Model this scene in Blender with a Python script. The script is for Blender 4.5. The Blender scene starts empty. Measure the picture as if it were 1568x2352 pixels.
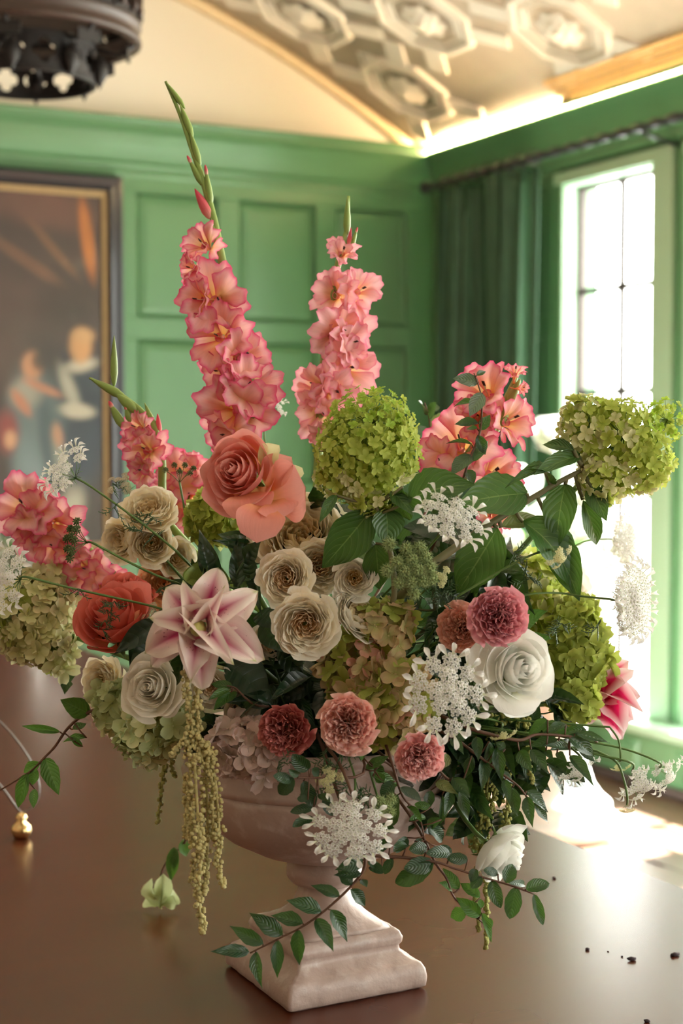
import bpy, math, random
from mathutils import Vector, Matrix, noise
random.seed(7)
C = bpy.context.scene.collection
# ---------------------------------------------------------------- camera
PITCH, YAW, FPX, EYE = math.radians(2.88), math.radians(27.5), 3500.0, Vector((0, 0, 1.312))
HF = Vector((math.sin(YAW), math.cos(YAW), 0))
FWD = HF*math.cos(PITCH) + Vector((0, 0, -math.sin(PITCH)))
RGT = Vector((math.cos(YAW), -math.sin(YAW), 0))
UPV = RGT.cross(FWD)
cd = bpy.data.cameras.new('camera'); cam = bpy.data.objects.new('camera', cd); C.objects.link(cam)
cam.matrix_world = Matrix.Translation(EYE) @ Matrix((RGT, UPV, -FWD)).transposed().to_4x4()
cd.sensor_fit = 'HORIZONTAL'; cd.sensor_width = 24.0; cd.lens = FPX/1568*24.0
cd.clip_start = 0.05; cd.clip_end = 200
cd.dof.use_dof = True; cd.dof.focus_distance = 1.46; cd.dof.aperture_fstop = 5.6
bpy.context.scene.camera = cam
# ---------------------------------------------------------------- light
w = bpy.data.worlds.new('sky'); bpy.context.scene.world = w; w.use_nodes = True
wn = w.node_tree.nodes; wn['Background'].inputs[0].default_value = (1.0, 0.965, 0.915, 1); wn['Background'].inputs[1].default_value = 13.0
sl = bpy.data.lights.new('sun', 'SUN'); sl.energy = 130; sl.angle = math.radians(1.5); sl.color = (1, .95, .88)
sun = bpy.data.objects.new('sun', sl); C.objects.link(sun)
sun.rotation_euler = Vector((-1.0, -0.12, -1.0)).to_track_quat('-Z', 'Y').to_euler(); sun.location = (8, 5, 6)
WIN_TOP = [5.156 - .81*k for k in range(8)]          # far edge (Y) of every light in the right wall
def portal(name, loc, rot, sx, sy):
    l = bpy.data.lights.new(name, 'AREA'); l.shape = 'RECTANGLE'; l.size = sx; l.size_y = sy; l.cycles.is_portal = True
    o = bpy.data.objects.new(name, l); C.objects.link(o); o.location = loc; o.rotation_euler = rot
portal('window_portal', (3.83, (WIN_TOP[0]+WIN_TOP[-1]-.566)/2, 1.28), (0, math.radians(90), 0), 2.1, WIN_TOP[0]-WIN_TOP[-1]+.6)
portal('rear_fill_portal', (2.3, -3.09, 1.5), (math.radians(90), 0, 0), .8, 1.9)  # serves the unseen rear opening added for fill
def cove_lamp(loc, rot, sx, sy, e, col=(1, .66, .34)):
    l = bpy.data.lights.new('cove_lamp', 'AREA'); l.shape = 'RECTANGLE'; l.size = sx; l.size_y = sy; l.energy = e; l.color = col
    o = bpy.data.objects.new('cove_lamp', l); C.objects.link(o); o.location = loc; o.rotation_euler = rot
# warm strip lamps lying in the trough behind the cornice
cove_lamp((3.615, 5.1, 2.612), (0, math.radians(140), 0), .04, 2.0, 170)
cove_lamp((3.615, 2.2, 2.612), (0, math.radians(140), 0), .04, 3.4, 130)
vs = bpy.context.scene.view_settings
vs.view_transform = 'Standard'; vs.look = 'None'; vs.gamma = 1; vs.use_curve_mapping = False; vs.exposure = 0.58
cy = bpy.context.scene.cycles
cy.max_bounces = 10; cy.diffuse_bounces = 5; cy.glossy_bounces = 4; cy.transmission_bounces = 6; cy.transparent_max_bounces = 8
cy.sample_clamp_indirect = 6; cy.caustics_reflective = False; cy.caustics_refractive = False

# ---------------------------------------------------------------- helpers
def P(px, py, d): return EYE + d*(FWD + RGT*((px-784)/FPX) + UPV*((1176-py)/FPX))
def V3(a, b, c): return (RGT*a + UPV*b - FWD*c).normalized()
def PX(n, d): return n*d/FPX
def mk(name, verts, faces, uvs=None, smooth=True, mat=None):
    me = bpy.data.meshes.new(name); me.from_pydata([tuple(v) for v in verts], [], faces)
    if uvs:
        l = me.uv_layers.new(name='UVMap'); flat = []
        for f in faces:
            for i in f: flat += [uvs[i][0], uvs[i][1]]
        l.data.foreach_set('uv', flat)
    if smooth: me.polygons.foreach_set('use_smooth', [True]*len(faces))
    if mat: me.materials.append(mat)
    me.update(); return me
def grid(name, fn, nu, nv, mat=None):
    vs_, uv, fs = [], [], []
    for j in range(nv+1):
        for i in range(nu+1):
            u, v = i/nu, j/nv; vs_.append(fn(u*2-1, v)); uv.append((u, v))
    for j in range(nv):
        for i in range(nu):
            a = j*(nu+1)+i; fs.append((a, a+1, a+nu+2, a+nu+1))
    return mk(name, vs_, fs, uv, True, mat)
class MB:
    def __init__(s): s.v, s.f, s.uv, s.mi = [], [], [], []
    def add(s, vs_, fs, uvs=None, M=None, mi=0):
        b = len(s.v)
        s.v += [(M @ Vector(x)) if M else Vector(x) for x in vs_]; s.f += [tuple(i+b for i in f) for f in fs]
        s.uv += uvs if uvs else [(.5, .5)]*len(vs_); s.mi += [mi]*len(fs); return s
    def mesh(s, me, M, mi=0):
        vs_ = [v.co.copy() for v in me.vertices]; fs = [tuple(p.vertices) for p in me.polygons]
        uvs = [(.5, .5)]*len(vs_)
        if me.uv_layers:
            d = me.uv_layers[0].data
            for p in me.polygons:
                for li, vi in zip(p.loop_indices, p.vertices): uvs[vi] = tuple(d[li].uv)
        return s.add(vs_, fs, uvs, M, mi)
    def box(s, x0, x1, y0, y1, z0, z1, M=None, mi=0, ch=0.0):
        if ch <= 0:
            return s.add([(x0,y0,z0),(x1,y0,z0),(x1,y1,z0),(x0,y1,z0),(x0,y0,z1),(x1,y0,z1),(x1,y1,z1),(x0,y1,z1)],
                  [(0,3,2,1),(4,5,6,7),(0,1,5,4),(1,2,6,5),(2,3,7,6),(3,0,4,7)], None, M, mi)
        vs_ = []; c = ch
        for (z, k) in ((z0, c), (z0+c, 0), (z1-c, 0), (z1, c)):
            a = c if k == 0 else c
            x0_, x1_, y0_, y1_ = x0+k, x1-k, y0+k, y1-k
            vs_ += [(x0_+c,y0_,z),(x1_-c,y0_,z),(x1_,y0_+c,z),(x1_,y1_-c,z),(x1_-c,y1_,z),(x0_+c,y1_,z),(x0_,y1_-c,z),(x0_,y0_+c,z)]
        fs = [tuple(range(7, -1, -1)), tuple(range(24, 32))]
        for r in range(3):
            for i in range(8): fs.append((r*8+i, r*8+(i+1) % 8, r*8+8+(i+1) % 8, r*8+8+i))
        return s.add(vs_, fs, None, M, mi)
    def tube(s, pts, rad, n=6, mi=0, cap=True):
        pts = [Vector(p) for p in pts]; m = len(pts)
        r = rad if isinstance(rad, (list, tuple)) else [rad]*m
        t = (pts[1]-pts[0]).normalized(); nx = t.orthogonal().normalized(); vs_, fs, uv = [], [], []
        for k in range(m):
            t = (pts[min(k+1, m-1)]-pts[max(k-1, 0)])
            t = t.normalized() if t.length > 1e-9 else Vector((0, 0, 1))
            nx = (nx - t*nx.dot(t)); nx = nx.normalized() if nx.length > 1e-6 else t.orthogonal().normalized()
            b = t.cross(nx)
            for i in range(n):
                a = 2*math.pi*i/n; vs_.append(pts[k] + (nx*math.cos(a)+b*math.sin(a))*r[k]); uv.append((i/n, k/(m-1)))
        for k in range(m-1):
            for i in range(n): fs.append((k*n+i, k*n+(i+1) % n, (k+1)*n+(i+1) % n, (k+1)*n+i))
        if cap: fs += [tuple(range(n-1, -1, -1)), tuple(range((m-1)*n, m*n))]
        return s.add(vs_, fs, uv, None, mi)
    def lathe(s, prof, n=32, M=None, mi=0, sq=None):
        vs_, fs, uv = [], [], []; m = len(prof)
        for k, (r, z) in enumerate(prof):
            for i in range(n):
                a = 2*math.pi*i/n; ca, sa = math.cos(a), math.sin(a); rr = r
                if sq and sq[k] > 0:
                    e = 2 + 14*sq[k]; rr = r/((abs(ca)**e+abs(sa)**e)**(1/e))
                vs_.append((rr*ca, rr*sa, z)); uv.append((i/n, k/(m-1)))
        for k in range(m-1):
            for i in range(n): fs.append((k*n+i, k*n+(i+1) % n, (k+1)*n+(i+1) % n, (k+1)*n+i))
        if prof[0] == prof[-1]: return s.add(vs_, fs, uv, M, mi)
        if prof[0][0] > 1e-5: fs.append(tuple(range(n-1, -1, -1)))
        if prof[-1][0] > 1e-5: fs.append(tuple(range((m-1)*n, m*n)))
        return s.add(vs_, fs, uv, M, mi)
    def done(s, name, mats, smooth=False):
        me = mk(name, s.v, s.f, s.uv, smooth)
        for m in (mats if isinstance(mats, (list, tuple)) else [mats]): me.materials.append(m)
        if len(set(s.mi)) > 1: me.polygons.foreach_set('material_index', s.mi)
        return me
def ob(name, me, parent=None, M=None, **k):
    o = bpy.data.objects.new(name, me); C.objects.link(o)
    if parent: o.parent = parent
    if M is not None: o.matrix_basis = M
    for a, b in k.items(): o[a] = b
    return o
def thing(name, label, cat, loc=(0, 0, 0), group=None, me=None):
    o = bpy.data.objects.new(name, me); C.objects.link(o); o.location = loc
    o['label'] = label; o['category'] = cat
    if group: o['group'] = group
    return o
def struct(name, me=None, parent=None):
    o = bpy.data.objects.new(name, me); C.objects.link(o)
    if parent: o.parent = parent
    else: o['kind'] = 'structure'
    return o
def frame(z, up=None, roll=0.0):
    z = z.normalized(); x = (up or Vector((0, 0, 1))).cross(z)
    if x.length < 1e-4: x = z.orthogonal()
    x.normalize(); y = z.cross(x)
    return Matrix((x, y, z)).transposed().to_4x4() @ Matrix.Rotation(roll, 4, 'Z')
def between(p0, p1, wid, n, base=None):
    """unit leaf or petal (base at the origin, tip at +Y, face +Z) laid from p0 to p1"""
    y = p1-p0; L = y.length; y = y/L; z = n-y*n.dot(y)
    if z.length < 1e-4: z = y.orthogonal()
    z.normalize(); x = y.cross(z)
    M = Matrix((x*wid, y*L, z*L)).transposed().to_4x4(); M.translation = p0 - (base or Vector((0, 0, 0))); return M
def bez(a, b, c, d, n):
    return [a*(1-t)**3+b*3*t*(1-t)**2+c*3*t*t*(1-t)+d*t**3 for t in [i/n for i in range(n+1)]]
def spline(pts, n=5):
    pts = [Vector(p) for p in pts]; out = []
    for i in range(len(pts)-1):
        p0, p1, p2, p3 = pts[max(i-1, 0)], pts[i], pts[i+1], pts[min(i+2, len(pts)-1)]
        for k in range(n):
            t = k/n; out.append(.5*((2*p1)+(p2-p0)*t+(2*p0-5*p1+4*p2-p3)*t*t+(3*p1-p0-3*p2+p3)*t**3))
    out.append(pts[-1]); return out

# ---------------------------------------------------------------- materials
class NT:
    def __init__(s, name):
        s.m = bpy.data.materials.new(name); s.m.use_nodes = True; s.t = s.m.node_tree; s.n = s.t.nodes; s.l = s.t.links
        s.b = s.n['Principled BSDF']; s.o = s.n['Material Output']
    def __call__(s, kind, ins=None, **kw):
        x = s.n.new('ShaderNode'+kind)
        for a, b in kw.items(): setattr(x, a, b)
        for a, b in (ins or {}).items():
            if isinstance(b, bpy.types.NodeSocket): s.l.new(b, x.inputs[a])
            else: x.inputs[a].default_value = b
        return x
    def math(s, op, a, b=0.0, c=None):
        x = s('Math', {0: a, 1: b}, operation=op)
        if isinstance(c, bpy.types.NodeSocket): s.l.new(c, x.inputs[2])
        elif c is not None: x.inputs[2].default_value = c
        return x.outputs[0]
    def mix(s, f, a, b, mode='MIX'):
        x = s.n.new('ShaderNodeMix'); x.data_type = 'RGBA'; x.blend_type = mode
        for i, q in ((0, f), (6, a), (7, b)):
            if isinstance(q, bpy.types.NodeSocket): s.l.new(q, x.inputs[i])
            else: x.inputs[i].default_value = (q if i == 0 else (*q, 1) if len(q) == 3 else q)
        return x.outputs[2]
    def ramp(s, f, stops):
        x = s.n.new('ShaderNodeValToRGB'); s.l.new(f, x.inputs[0]); e = x.color_ramp.elements
        while len(e) < len(stops): e.new(.5)
        for i, (p, c) in enumerate(stops): e[i].position = p; e[i].color = (*c, 1)
        return x.outputs[0]
    def set(s, **k):
        for a, b in k.items():
            a = a.replace('_', ' ')
            if isinstance(b, bpy.types.NodeSocket): s.l.new(b, s.b.inputs[a])
            else: s.b.inputs[a].default_value = b
        return s
    def bump(s, h, strength=.3, dist=.01):
        x = s('Bump', {'Height': h, 'Strength': strength, 'Distance': dist}); s.l.new(x.outputs[0], s.b.inputs['Normal']); return x.outputs[0]
    def noise(s, scale, detail=3, vec=None, rough=.5):
        if vec is None: vec = s('TexCoord').outputs['Object']
        return s('TexNoise', {'Vector': vec, 'Scale': scale, 'Detail': detail, 'Roughness': rough}).outputs['Fac']
def S(r, g, b):
    f = lambda c: ((c/255+.055)/1.055)**2.4 if c > 10 else c/255/12.92
    return (f(r), f(g), f(b))
def plain(name, col, rough=.6, metal=0.0, vary=.12, scale=30, bump=0, bd=.002, coat=0, detail=3):
    t = NT(name); f = t.noise(scale, detail)
    c = t.mix(f, tuple(x*(1-vary) for x in col), tuple(min(1, x*(1+vary)) for x in col))
    t.set(Base_Color=c, Roughness=rough, Metallic=metal, Coat_Weight=coat, Coat_Roughness=.15)
    if bump: t.bump(f, bump, bd)
    return t.m
def thin(t, col, k, rough=None):
    """petals and leaves let light through"""
    tr = t('BsdfTranslucent', {'Color': col}); mx = t('MixShader', {0: k, 1: t.b.outputs[0], 2: tr.outputs[0]})
    t.l.new(mx.outputs[0], t.o.inputs[0])
def petal_mat(name, stops, edge=None, ek=1.0, epow=4.0, veins=.10, trans=.28, rough=.55, spots=None, mid=None, hue=.0):
    t = NT(name); uv = t('UVMap').outputs[0]; sp = t('SeparateXYZ', {0: uv}); u, v = sp.outputs[0], sp.outputs[1]
    a = t.math('ABSOLUTE', t.math('MULTIPLY_ADD', u, 2.0, -1.0)); c = t.ramp(v, stops)
    mp = t('Mapping', {'Vector': uv, 'Scale': (26, 2.2, 1)}); n1 = t.noise(1.0, 4, mp.outputs[0])
    n2 = t.noise(3.0, 3, uv)
    if edge:
        m = t.math('MAXIMUM', t.math('POWER', a, epow), t.math('POWER', v, epow*1.6))
        m = t.math('MULTIPLY', m, t.math('MULTIPLY_ADD', n2, 1.3, .25)); m = t.math('MINIMUM', t.math('MULTIPLY', m, ek), 1.0)
        c = t.mix(m, c, edge)
    if mid:      # coloured band down the middle of the petal
        m = t.math('SUBTRACT', 1.0, t.math('MULTIPLY', a, mid[1])); m = t.math('MAXIMUM', m, 0.0)
        m = t.math('MULTIPLY', t.math('POWER', m, 1.3), t.math('MULTIPLY', t.math('SUBTRACT', 1.0, t.math('POWER', v, 3.0)), mid[2]))
        c = t.mix(t.math('MINIMUM', m, 1.0), c, mid[0])
    if spots:
        mp2 = t('Mapping', {'Vector': uv, 'Scale': (14, 26, 1)}); vo = t('TexVoronoi', {'Vector': mp2.outputs[0], 'Scale': 1.0})
        k = t.math('LESS_THAN', vo.outputs[0], .2); k = t.math('MULTIPLY', k, t.math('LESS_THAN', v, .72))
        k = t.math('MULTIPLY', k, t.math('LESS_THAN', a, .6)); k = t.math('MULTIPLY', k, t.math('GREATER_THAN', n2, .5)); c = t.mix(k, c, spots)
    k = t.math('MULTIPLY_ADD', n1, veins*2, 1-veins)
    rnd = t('ObjectInfo').outputs['Random']; k = t.math('MULTIPLY', k, t.math('MULTIPLY_ADD', rnd, .16, .90))
    g = t('CombineXYZ', {0: k, 1: k, 2: k}); c = t.mix(1.0, c, g.outputs[0], 'MULTIPLY')
    t.set(Base_Color=c, Roughness=rough, Specular_IOR_Level=.3, Sheen_Weight=.08); t.bump(n1, .25, .0015); thin(t, c, trans); return t.m
def leaf_mat(name, dark, light, rough=.42, nv=9.0, slope=.55, trans=.22, coat=.15, vein=(.25, .38, .12), vk=.5):
    t = NT(name); uv = t('UVMap').outputs[0]; sp = t('SeparateXYZ', {0: uv}); u, v = sp.outputs[0], sp.outputs[1]
    a = t.math('ABSOLUTE', t.math('MULTIPLY_ADD', u, 2.0, -1.0))
    ph = t.math('MULTIPLY', t.math('SUBTRACT', v, t.math('MULTIPLY', t.math('POWER', a, 1.4), slope*.6)), nv)
    tri = t.math('PINGPONG', ph, .5); sv = t.math('LESS_THAN', tri, .035); mr = t.math('LESS_THAN', a, .03)
    n = t.noise(4.0, 4, uv); rnd = t('ObjectInfo').outputs['Random']
    f = t.math('MULTIPLY_ADD', rnd, .55, t.math('MULTIPLY', n, .5)); c = t.mix(f, dark, light)
    k = t.math('MULTIPLY', t.math('MAXIMUM', t.math('MULTIPLY', sv, .55), mr), vk); c = t.mix(k, c, vein)
    t.set(Base_Color=c, Roughness=rough, Coat_Weight=coat, Coat_Roughness=.3)
    h = t.math('SUBTRACT', t.math('POWER', tri, .4), t.math('MULTIPLY', mr, .6)); t.bump(h, .5, .0018)
    thin(t, t.mix(.5, c, (.16, .30, .03)), trans); return t.m

# ================================================================ THE ROOM
XW, YW, XL, YF = 3.72, 6.2, -1.6, -3.0
green = plain('green_paint', (.105, .235, .112), .38, vary=.05, scale=6, bump=.05, coat=.12)
cream = plain('cream_plaster', (.80, .74, .64), .7, vary=.03, scale=3)
orn = plain('ornament_plaster', (.78, .75, .70), .65, vary=.08, scale=20, bump=.2, bd=.003)
gilt = plain('gold_reeding', (.80, .52, .20), .5, vary=.1, scale=15)
lead = plain('bronze_frame', (.07, .055, .05), .5, metal=.3)
t = NT('window_glass'); gl = t('BsdfGlossy', {'Color': (1, 1, 1, 1), 'Roughness': .02}); tp = t('BsdfTransparent', {'Color': (.96, .98, .97, 1)})
fr = t.math('MULTIPLY_ADD', t.math('POWER', t('LayerWeight', {'Blend': .5}).outputs['Facing'], 5.0), .5, .03); mx = t('MixShader', {0: fr, 1: tp.outputs[0], 2: gl.outputs[0]}); t.l.new(mx.outputs[0], t.o.inputs[0]); glass = t.m
t = NT('oak_floor'); tc = t('TexCoord').outputs['Object']; mp = t('Mapping', {'Vector': tc, 'Scale': (9, 1.2, 1)}); n = t.noise(6, 5, mp.outputs[0])
t.set(Base_Color=t.ramp(n, [(.2, (.06, .03, .02)), (.8, (.15, .075, .045))]), Roughness=.35); t.bump(n, .15, .002); oak = t.m

# floor: boards that can be told apart
fl = struct('floor', MB().box(XL, XW, YF, YW, -.05, -.006).done('floor', oak))
plank = MB().box(-.07, .07, -1.2, 1.2, -.006, 0, ch=.0015).done('plank', oak)
for i in range(37):
    for j in range(4):
        o = ob('plank', plank, fl, Matrix.Translation((XL+.075+i*.1435, YF+1.2+j*2.404+(-.6 if i % 2 else 0)+(.4 if j == 0 and i % 2 else 0), 0)))
        if j == 3: o.scale.y = .65 if i % 2 == 0 else .9; o.location.y = YW-1.2*o.scale.y

panel_seen = {}
def panel_piece(wd, ht):
    """raised and fielded panel, face towards -Y"""
    k = (round(wd, 3), round(ht, 3))
    if k not in panel_seen:
        a, b = wd/2, ht/2; vs_, fs = [], []
        for (ins, y) in ((0, 0.0), (.012, -.012), (.020, -.004), (.045, -.010), (.05, -.010)):
            vs_ += [(-a+ins, y, -b+ins), (a-ins, y, -b+ins), (a-ins, y, b-ins), (-a+ins, y, b-ins)]
        for r in range(4):
            for i in range(4): fs.append((r*4+i, r*4+(i+1) % 4, r*4+4+(i+1) % 4, r*4+4+i))
        fs.append((16, 17, 18, 19)); panel_seen[k] = mk('panel', vs_, fs, None, False, green)
    return panel_seen[k]
wb = struct('wall_back', MB().box(XL, XW+.3, YW, YW+.15, -.05, 4.2).done('wall_back', green))
def cols(x0, step, wd, lo, hi):
    xs = []; x = x0
    while x > lo: xs.append((x-wd, x)); x -= step
    return xs
rows = [(1.815, 2.34), (1.10, 1.72), (.30, 1.00)]
def panelling(parent, spans, R, lo, hi, rws=rows):
    """stiles, rails and panels on a wall whose face is local y=0, face towards -Y"""
    d = .022
    zs = sorted([r[0] for r in rws]+[r[1] for r in rws]); bounds = [.0]+zs+[2.46]
    for k in range(0, len(bounds), 2):
        ob('rail', MB().box(lo, hi, -d, 0, bounds[k], bounds[k+1], ch=.003).done('rail', green), parent, R)
    sp = sorted(spans); edges = [lo]+[v for s_ in sp for v in s_]+[hi]
    for k in range(0, len(edges), 2):
        if edges[k+1]-edges[k] < .004: continue
        for (z0, z1) in rws:
            ob('stile', MB().box(edges[k], edges[k+1], -d, 0, z0, z1, ch=.003).done('stile', green), parent, R)
    for (x0, x1) in sp:
        for (z0, z1) in rws:
            ob('panel', panel_piece(x1-x0, z1-z0), parent, R @ Matrix.Translation(((x0+x1)/2, 0, (z0+z1)/2)))
panelling(wb, [(3.19-.475*k, 3.56-.475*k) for k in range(11)], Matrix.Translation((0, YW, 0)), XL, XW-.002)
# right wall: piers and bands round the openings
wr = MB(); T = .16
wr.box(XW, XW+T, YF, YW, -.05, .215); wr.box(XW, XW+T, YF, YW, 2.335, 2.9)
wr.box(XW, XW+T, WIN_TOP[0], YW, .215, 2.335)
for k in range(7): wr.box(XW, XW+T, WIN_TOP[k+1], WIN_TOP[k]-.566, .215, 2.335)
wr.box(XW, XW+T, YF, WIN_TOP[7]-.566, .215, 2.335)
wrt = struct('wall_right', wr.done('wall_right', green))
RR = Matrix.Translation((XW, 0, 0)) @ Matrix.Rotation(-math.pi/2, 4, 'Z')     # local x -> -Y ... face towards -X
panelling(wrt, [(-6.13, -5.83), (-5.72, -5.30)], RR, -6.178, -5.17)
litgreen = plain('window_lit_green_joinery', (.46, .68, .49), .4, vary=.04, scale=6)  # wall green lightened to stand for daylight striking the window joinery
for k in range(8):    # casings round every opening
    y1, y0 = WIN_TOP[k], WIN_TOP[k]-.566
    f_ = MB(); f_.box(XW-.018, XW, y1, y1+.06, .24, 2.335, ch=.003); f_.box(XW-.018, XW, y0-.118, y0, .24, 2.335, ch=.003); f_.box(XW-.024, XW, y0-.118, y1+.06, 2.335, 2.385, ch=.003)
    f_.box(XW-.004, XW+.055, y1-.006, y1, .24, 2.33).box(XW-.004, XW+.055, y0, y0+.006, .24, 2.33).box(XW-.004, XW+.055, y0, y1, 2.328, 2.335)
    ob('casing', f_.done('casing', litgreen), wrt)
    ob('stop_bead', MB().box(XW-.026, XW-.014, y1+.062, y1+.074, .24, 2.36).done('stop_bead', green), wrt)
sill = struct('trim_1', MB().box(XW-.15, XW+.06, YF+.01, 5.20, .200, .238, ch=.008).done('window_board', litgreen))
lowp = MB().box(XW-.12, XW, YF+.01, 5.17, 0, .2, ch=.004).done('apron', green); sp_ = struct('trim_2', lowp)
for k in range(8):
    ob('panel', panel_piece(.6, .14), sp_, Matrix.Translation((XW-.12, 4.80-k*.81, .10)) @ Matrix.Rotation(-math.pi/2, 4, 'Z'))
struct('baseboard_right', MB().box(XW-.145, XW-.12, YF+.01, 5.17, 0, .035, ch=.004).done('baseboard', plain('dark_base', (.05, .035, .03), .5)))
struct('baseboard_back', MB().box(XL, XW, YW-.045, YW-.022, 0, .14, ch=.005).done('baseboard', green))
pane = MB().box(-.003, .003, -.5, .5, -.5, .5).done('pane', glass)
for k in range(8):
    y1, y0 = WIN_TOP[k], WIN_TOP[k]-.566; X = XW+.07; w_ = struct('window_%d' % (k+1))
    e = .022; f_ = MB()
    f_.box(X-.015, X+.02, y0, y0+e, .215, 2.335); f_.box(X-.015, X+.02, y1-e, y1, .215, 2.335); f_.box(X-.015, X+.02, y0+e, y1-e, .215, .215+e+.01); f_.box(X-.015, X+.02, y0+e, y1-e, 2.335-e, 2.335)
    ob('frame', f_.done('frame', lead), w_)
    ym = (y0+y1)/2; zb = [.25+.4125*i for i in range(6)]
    ob('glazing_bar', MB().box(X-.008, X+.008, ym-.013, ym+.013, .247, 2.313).done('bar', lead), w_)
    for z in zb[1:5]: ob('glazing_bar', MB().box(X-.006, X+.006, y0+e, y1-e, z-.012, z+.012).done('bar', lead), w_)
    for z in zb[:5]:
        for (a, b) in ((y0+e, ym-.005), (ym+.005, y1-e)):
            o = ob('pane', pane, w_, Matrix.Translation((X, (a+b)/2, z+.206))); o.scale = (1, b-a, .40)
ob('latch', MB().tube([(XW+.05, WIN_TOP[0]-.28, 1.1), (XW+.02, WIN_TOP[0]-.28, 1.1), (XW+.02, WIN_TOP[0]-.28, 1.2)], .006).done('latch', lead), bpy.data.objects['window_1'])
# unseen walls; the one behind the photographer has a window added as fill light
bounce_brown = plain('bounce_brown_wall', (.32, .24, .18), .5, vary=.15, scale=5)  # brown chosen for the unseen walls to tune the bounced light
struct('wall_left', MB().box(XL-.15, XL, YF-.15, YW+.15, -.05, 4.2).done('wall_left', bounce_brown))
wf = MB(); wf.box(XL, XW+.3, YF-.15, YF, -.05, .6); wf.box(XL, XW+.3, YF-.15, YF, 2.4, 4.2)
for (a, b) in ((XL, 1.9), (2.7, XW+.3)): wf.box(a, b, YF-.15, YF, .6, 2.4)
struct('wall_front', wf.done('wall_front', bounce_brown))
for i, (a, b) in enumerate(((1.9, 2.7),)):  # unseen window, added to brighten the flower fronts from behind the camera
    w_ = struct('window_%d' % (9+i)); ob('frame', MB().box(a, b, YF-.09, YF-.06, .6, .64).box(a, b, YF-.09, YF-.06, 2.36, 2.4).box(a, a+.04, YF-.09, YF-.06, .64, 2.36).box(b-.04, b, YF-.09, YF-.06, .64, 2.36).box((a+b)/2-.02, (a+b)/2+.02, YF-.09, YF-.06, .64, 2.36).done('frame', lead), w_)
    for (c, d) in ((a+.04, (a+b)/2-.02), ((a+b)/2+.02, b-.04)): ob('pane', MB().box(c, d, YF-.078, YF-.072, .64, 2.36).done('pane', glass), w_)

# cornice: deep cove with bead, its lip stands clear of the wall and hides the strip lamps
prof = [(0, 2.40), (.022, 2.40), (.030, 2.415), (.030, 2.43), (.042, 2.436), (.048, 2.45), (.042, 2.462), (.050, 2.47), (.058, 2.50), (.072, 2.535), (.094, 2.57), (.118, 2.592), (.118, 2.604), (.130, 2.608), (.136, 2.622), (.130, 2.634), (.112, 2.634), (.106, 2.60), (.09, 2.58), (0, 2.58)]
def cornice(name, pts):
    vs_, fs = [], []; n = len(prof)
    for (x, y, sx, sy) in pts:
        for (o_, z) in prof: vs_.append((x+sx*o_, y+sy*o_, z))
    for k in range(len(pts)-1):
        for i in range(n): fs.append((k*n+i, (k+1)*n+i, (k+1)*n+(i+1) % n, k*n+(i+1) % n))
    return struct(name, mk(name, vs_, fs, None, False, green))
cornice('trim_3', [(XL, YW, 1, -1), (XW, YW, -1, -1)]); cornice('trim_4', [(XW, YW, -1, -1), (XW, YF, -1, 1)])
cornice('trim_5', [(XL, YF, 1, 1), (XL, YW, 1, -1)])
# second moulding below, the curtain pole hangs under it
struct('trim_6', MB().box(XW-.035, XW, YF, YW-.03, 2.415, 2.432, ch=.003).done('fillet', green))

# barrel vault
def VZ(s): return 2.625+.644*s-.129*s*s
S0, S1 = -.09, 5.22
def VP(y, s, off=0):
    g = .644-.258*s; nrm = Vector((-g, 0, -1)).normalized() if False else Vector((-g*-1, 0, 0))
    tx, tz = -1.0, g; L = math.hypot(tx, tz); nx, nz = -tz/L*1.0, tx/L*1.0      # points down into the room
    return Vector((3.63-s+nx*off, y, VZ(s)+nz*off)), Vector((nx, 0, nz)), Vector((tx/L, 0, tz/L))
vs_, fs = [], []; N = 48
for i in range(N+1):
    s = S0+(S1-S0)*i/N; a, nn, _ = VP(0, s); b = a-nn*.08
    for y in (YF, YW+.02): vs_ += [(a.x, y, a.z), (b.x, y, b.z)]
for i in range(N):
    a, b = i*4, i*4+4
    fs += [(a, a+2, b+2, b), (a+1, b+1, b+3, a+3), (a, b, b+1, a+1), (a+2, a+3, b+3, b+2)]
fs += [(0, 1, 3, 2), (N*4, N*4+2, N*4+3, N*4+1)]
orng = plain('ceiling_ground', (.56, .50, .43), .7, vary=.12, scale=9)
ceil = struct('ceiling', mk('ceiling', vs_, fs, None, True, orng))
ceil['label'] = 'plaster barrel vault covered with octagon coffers and rosettes'
# smooth cream end wall under the vault
tv, tf = [], []
for i in range(N+1):
    s = S0+(S1-S0)*i/N
    if i == 0: pass
    a, _, _ = VP(0, s); tv += [(a.x, YW-.012, 2.50), (a.x, YW-.012, a.z), (a.x, YW-.001, 2.50), (a.x, YW-.001, a.z)]
for i in range(N):
    a, b = i*4, i*4+4; tf += [(a, b, b+1, a+1), (a+2, a+3, b+3, b+2), (a+1, b+1, b+3, a+3), (a, a+2, b+2, b)]
struct('wall_tympanum', mk('tympanum', tv, tf, None, False, cream))
def ring(n, r, wdt, h, rot=0, y=0.0, mb=None):
    """raised polygon frame, outer radius r, face towards +Z"""
    mb = mb or MB(); vs_, fs = [], []
    for k in range(n):
        a = 2*math.pi*k/n+rot
        for (q, z) in ((r, y), (r-.004, y+h), (r-wdt*.45, y+h*1.15), (r-wdt+.004, y+h), (r-wdt, y)): vs_.append((q*math.cos(a), q*math.sin(a), z))
    for k in range(n):
        for i in range(4): a, b = k*5+i, ((k+1) % n)*5+i; fs.append((a, b, b+1, a+1))
    return mb.add(vs_, fs)
A8 = math.pi/8
ornc = plain('ornament_relief', (.86, .80, .70), .6, vary=.06, scale=20)
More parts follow.
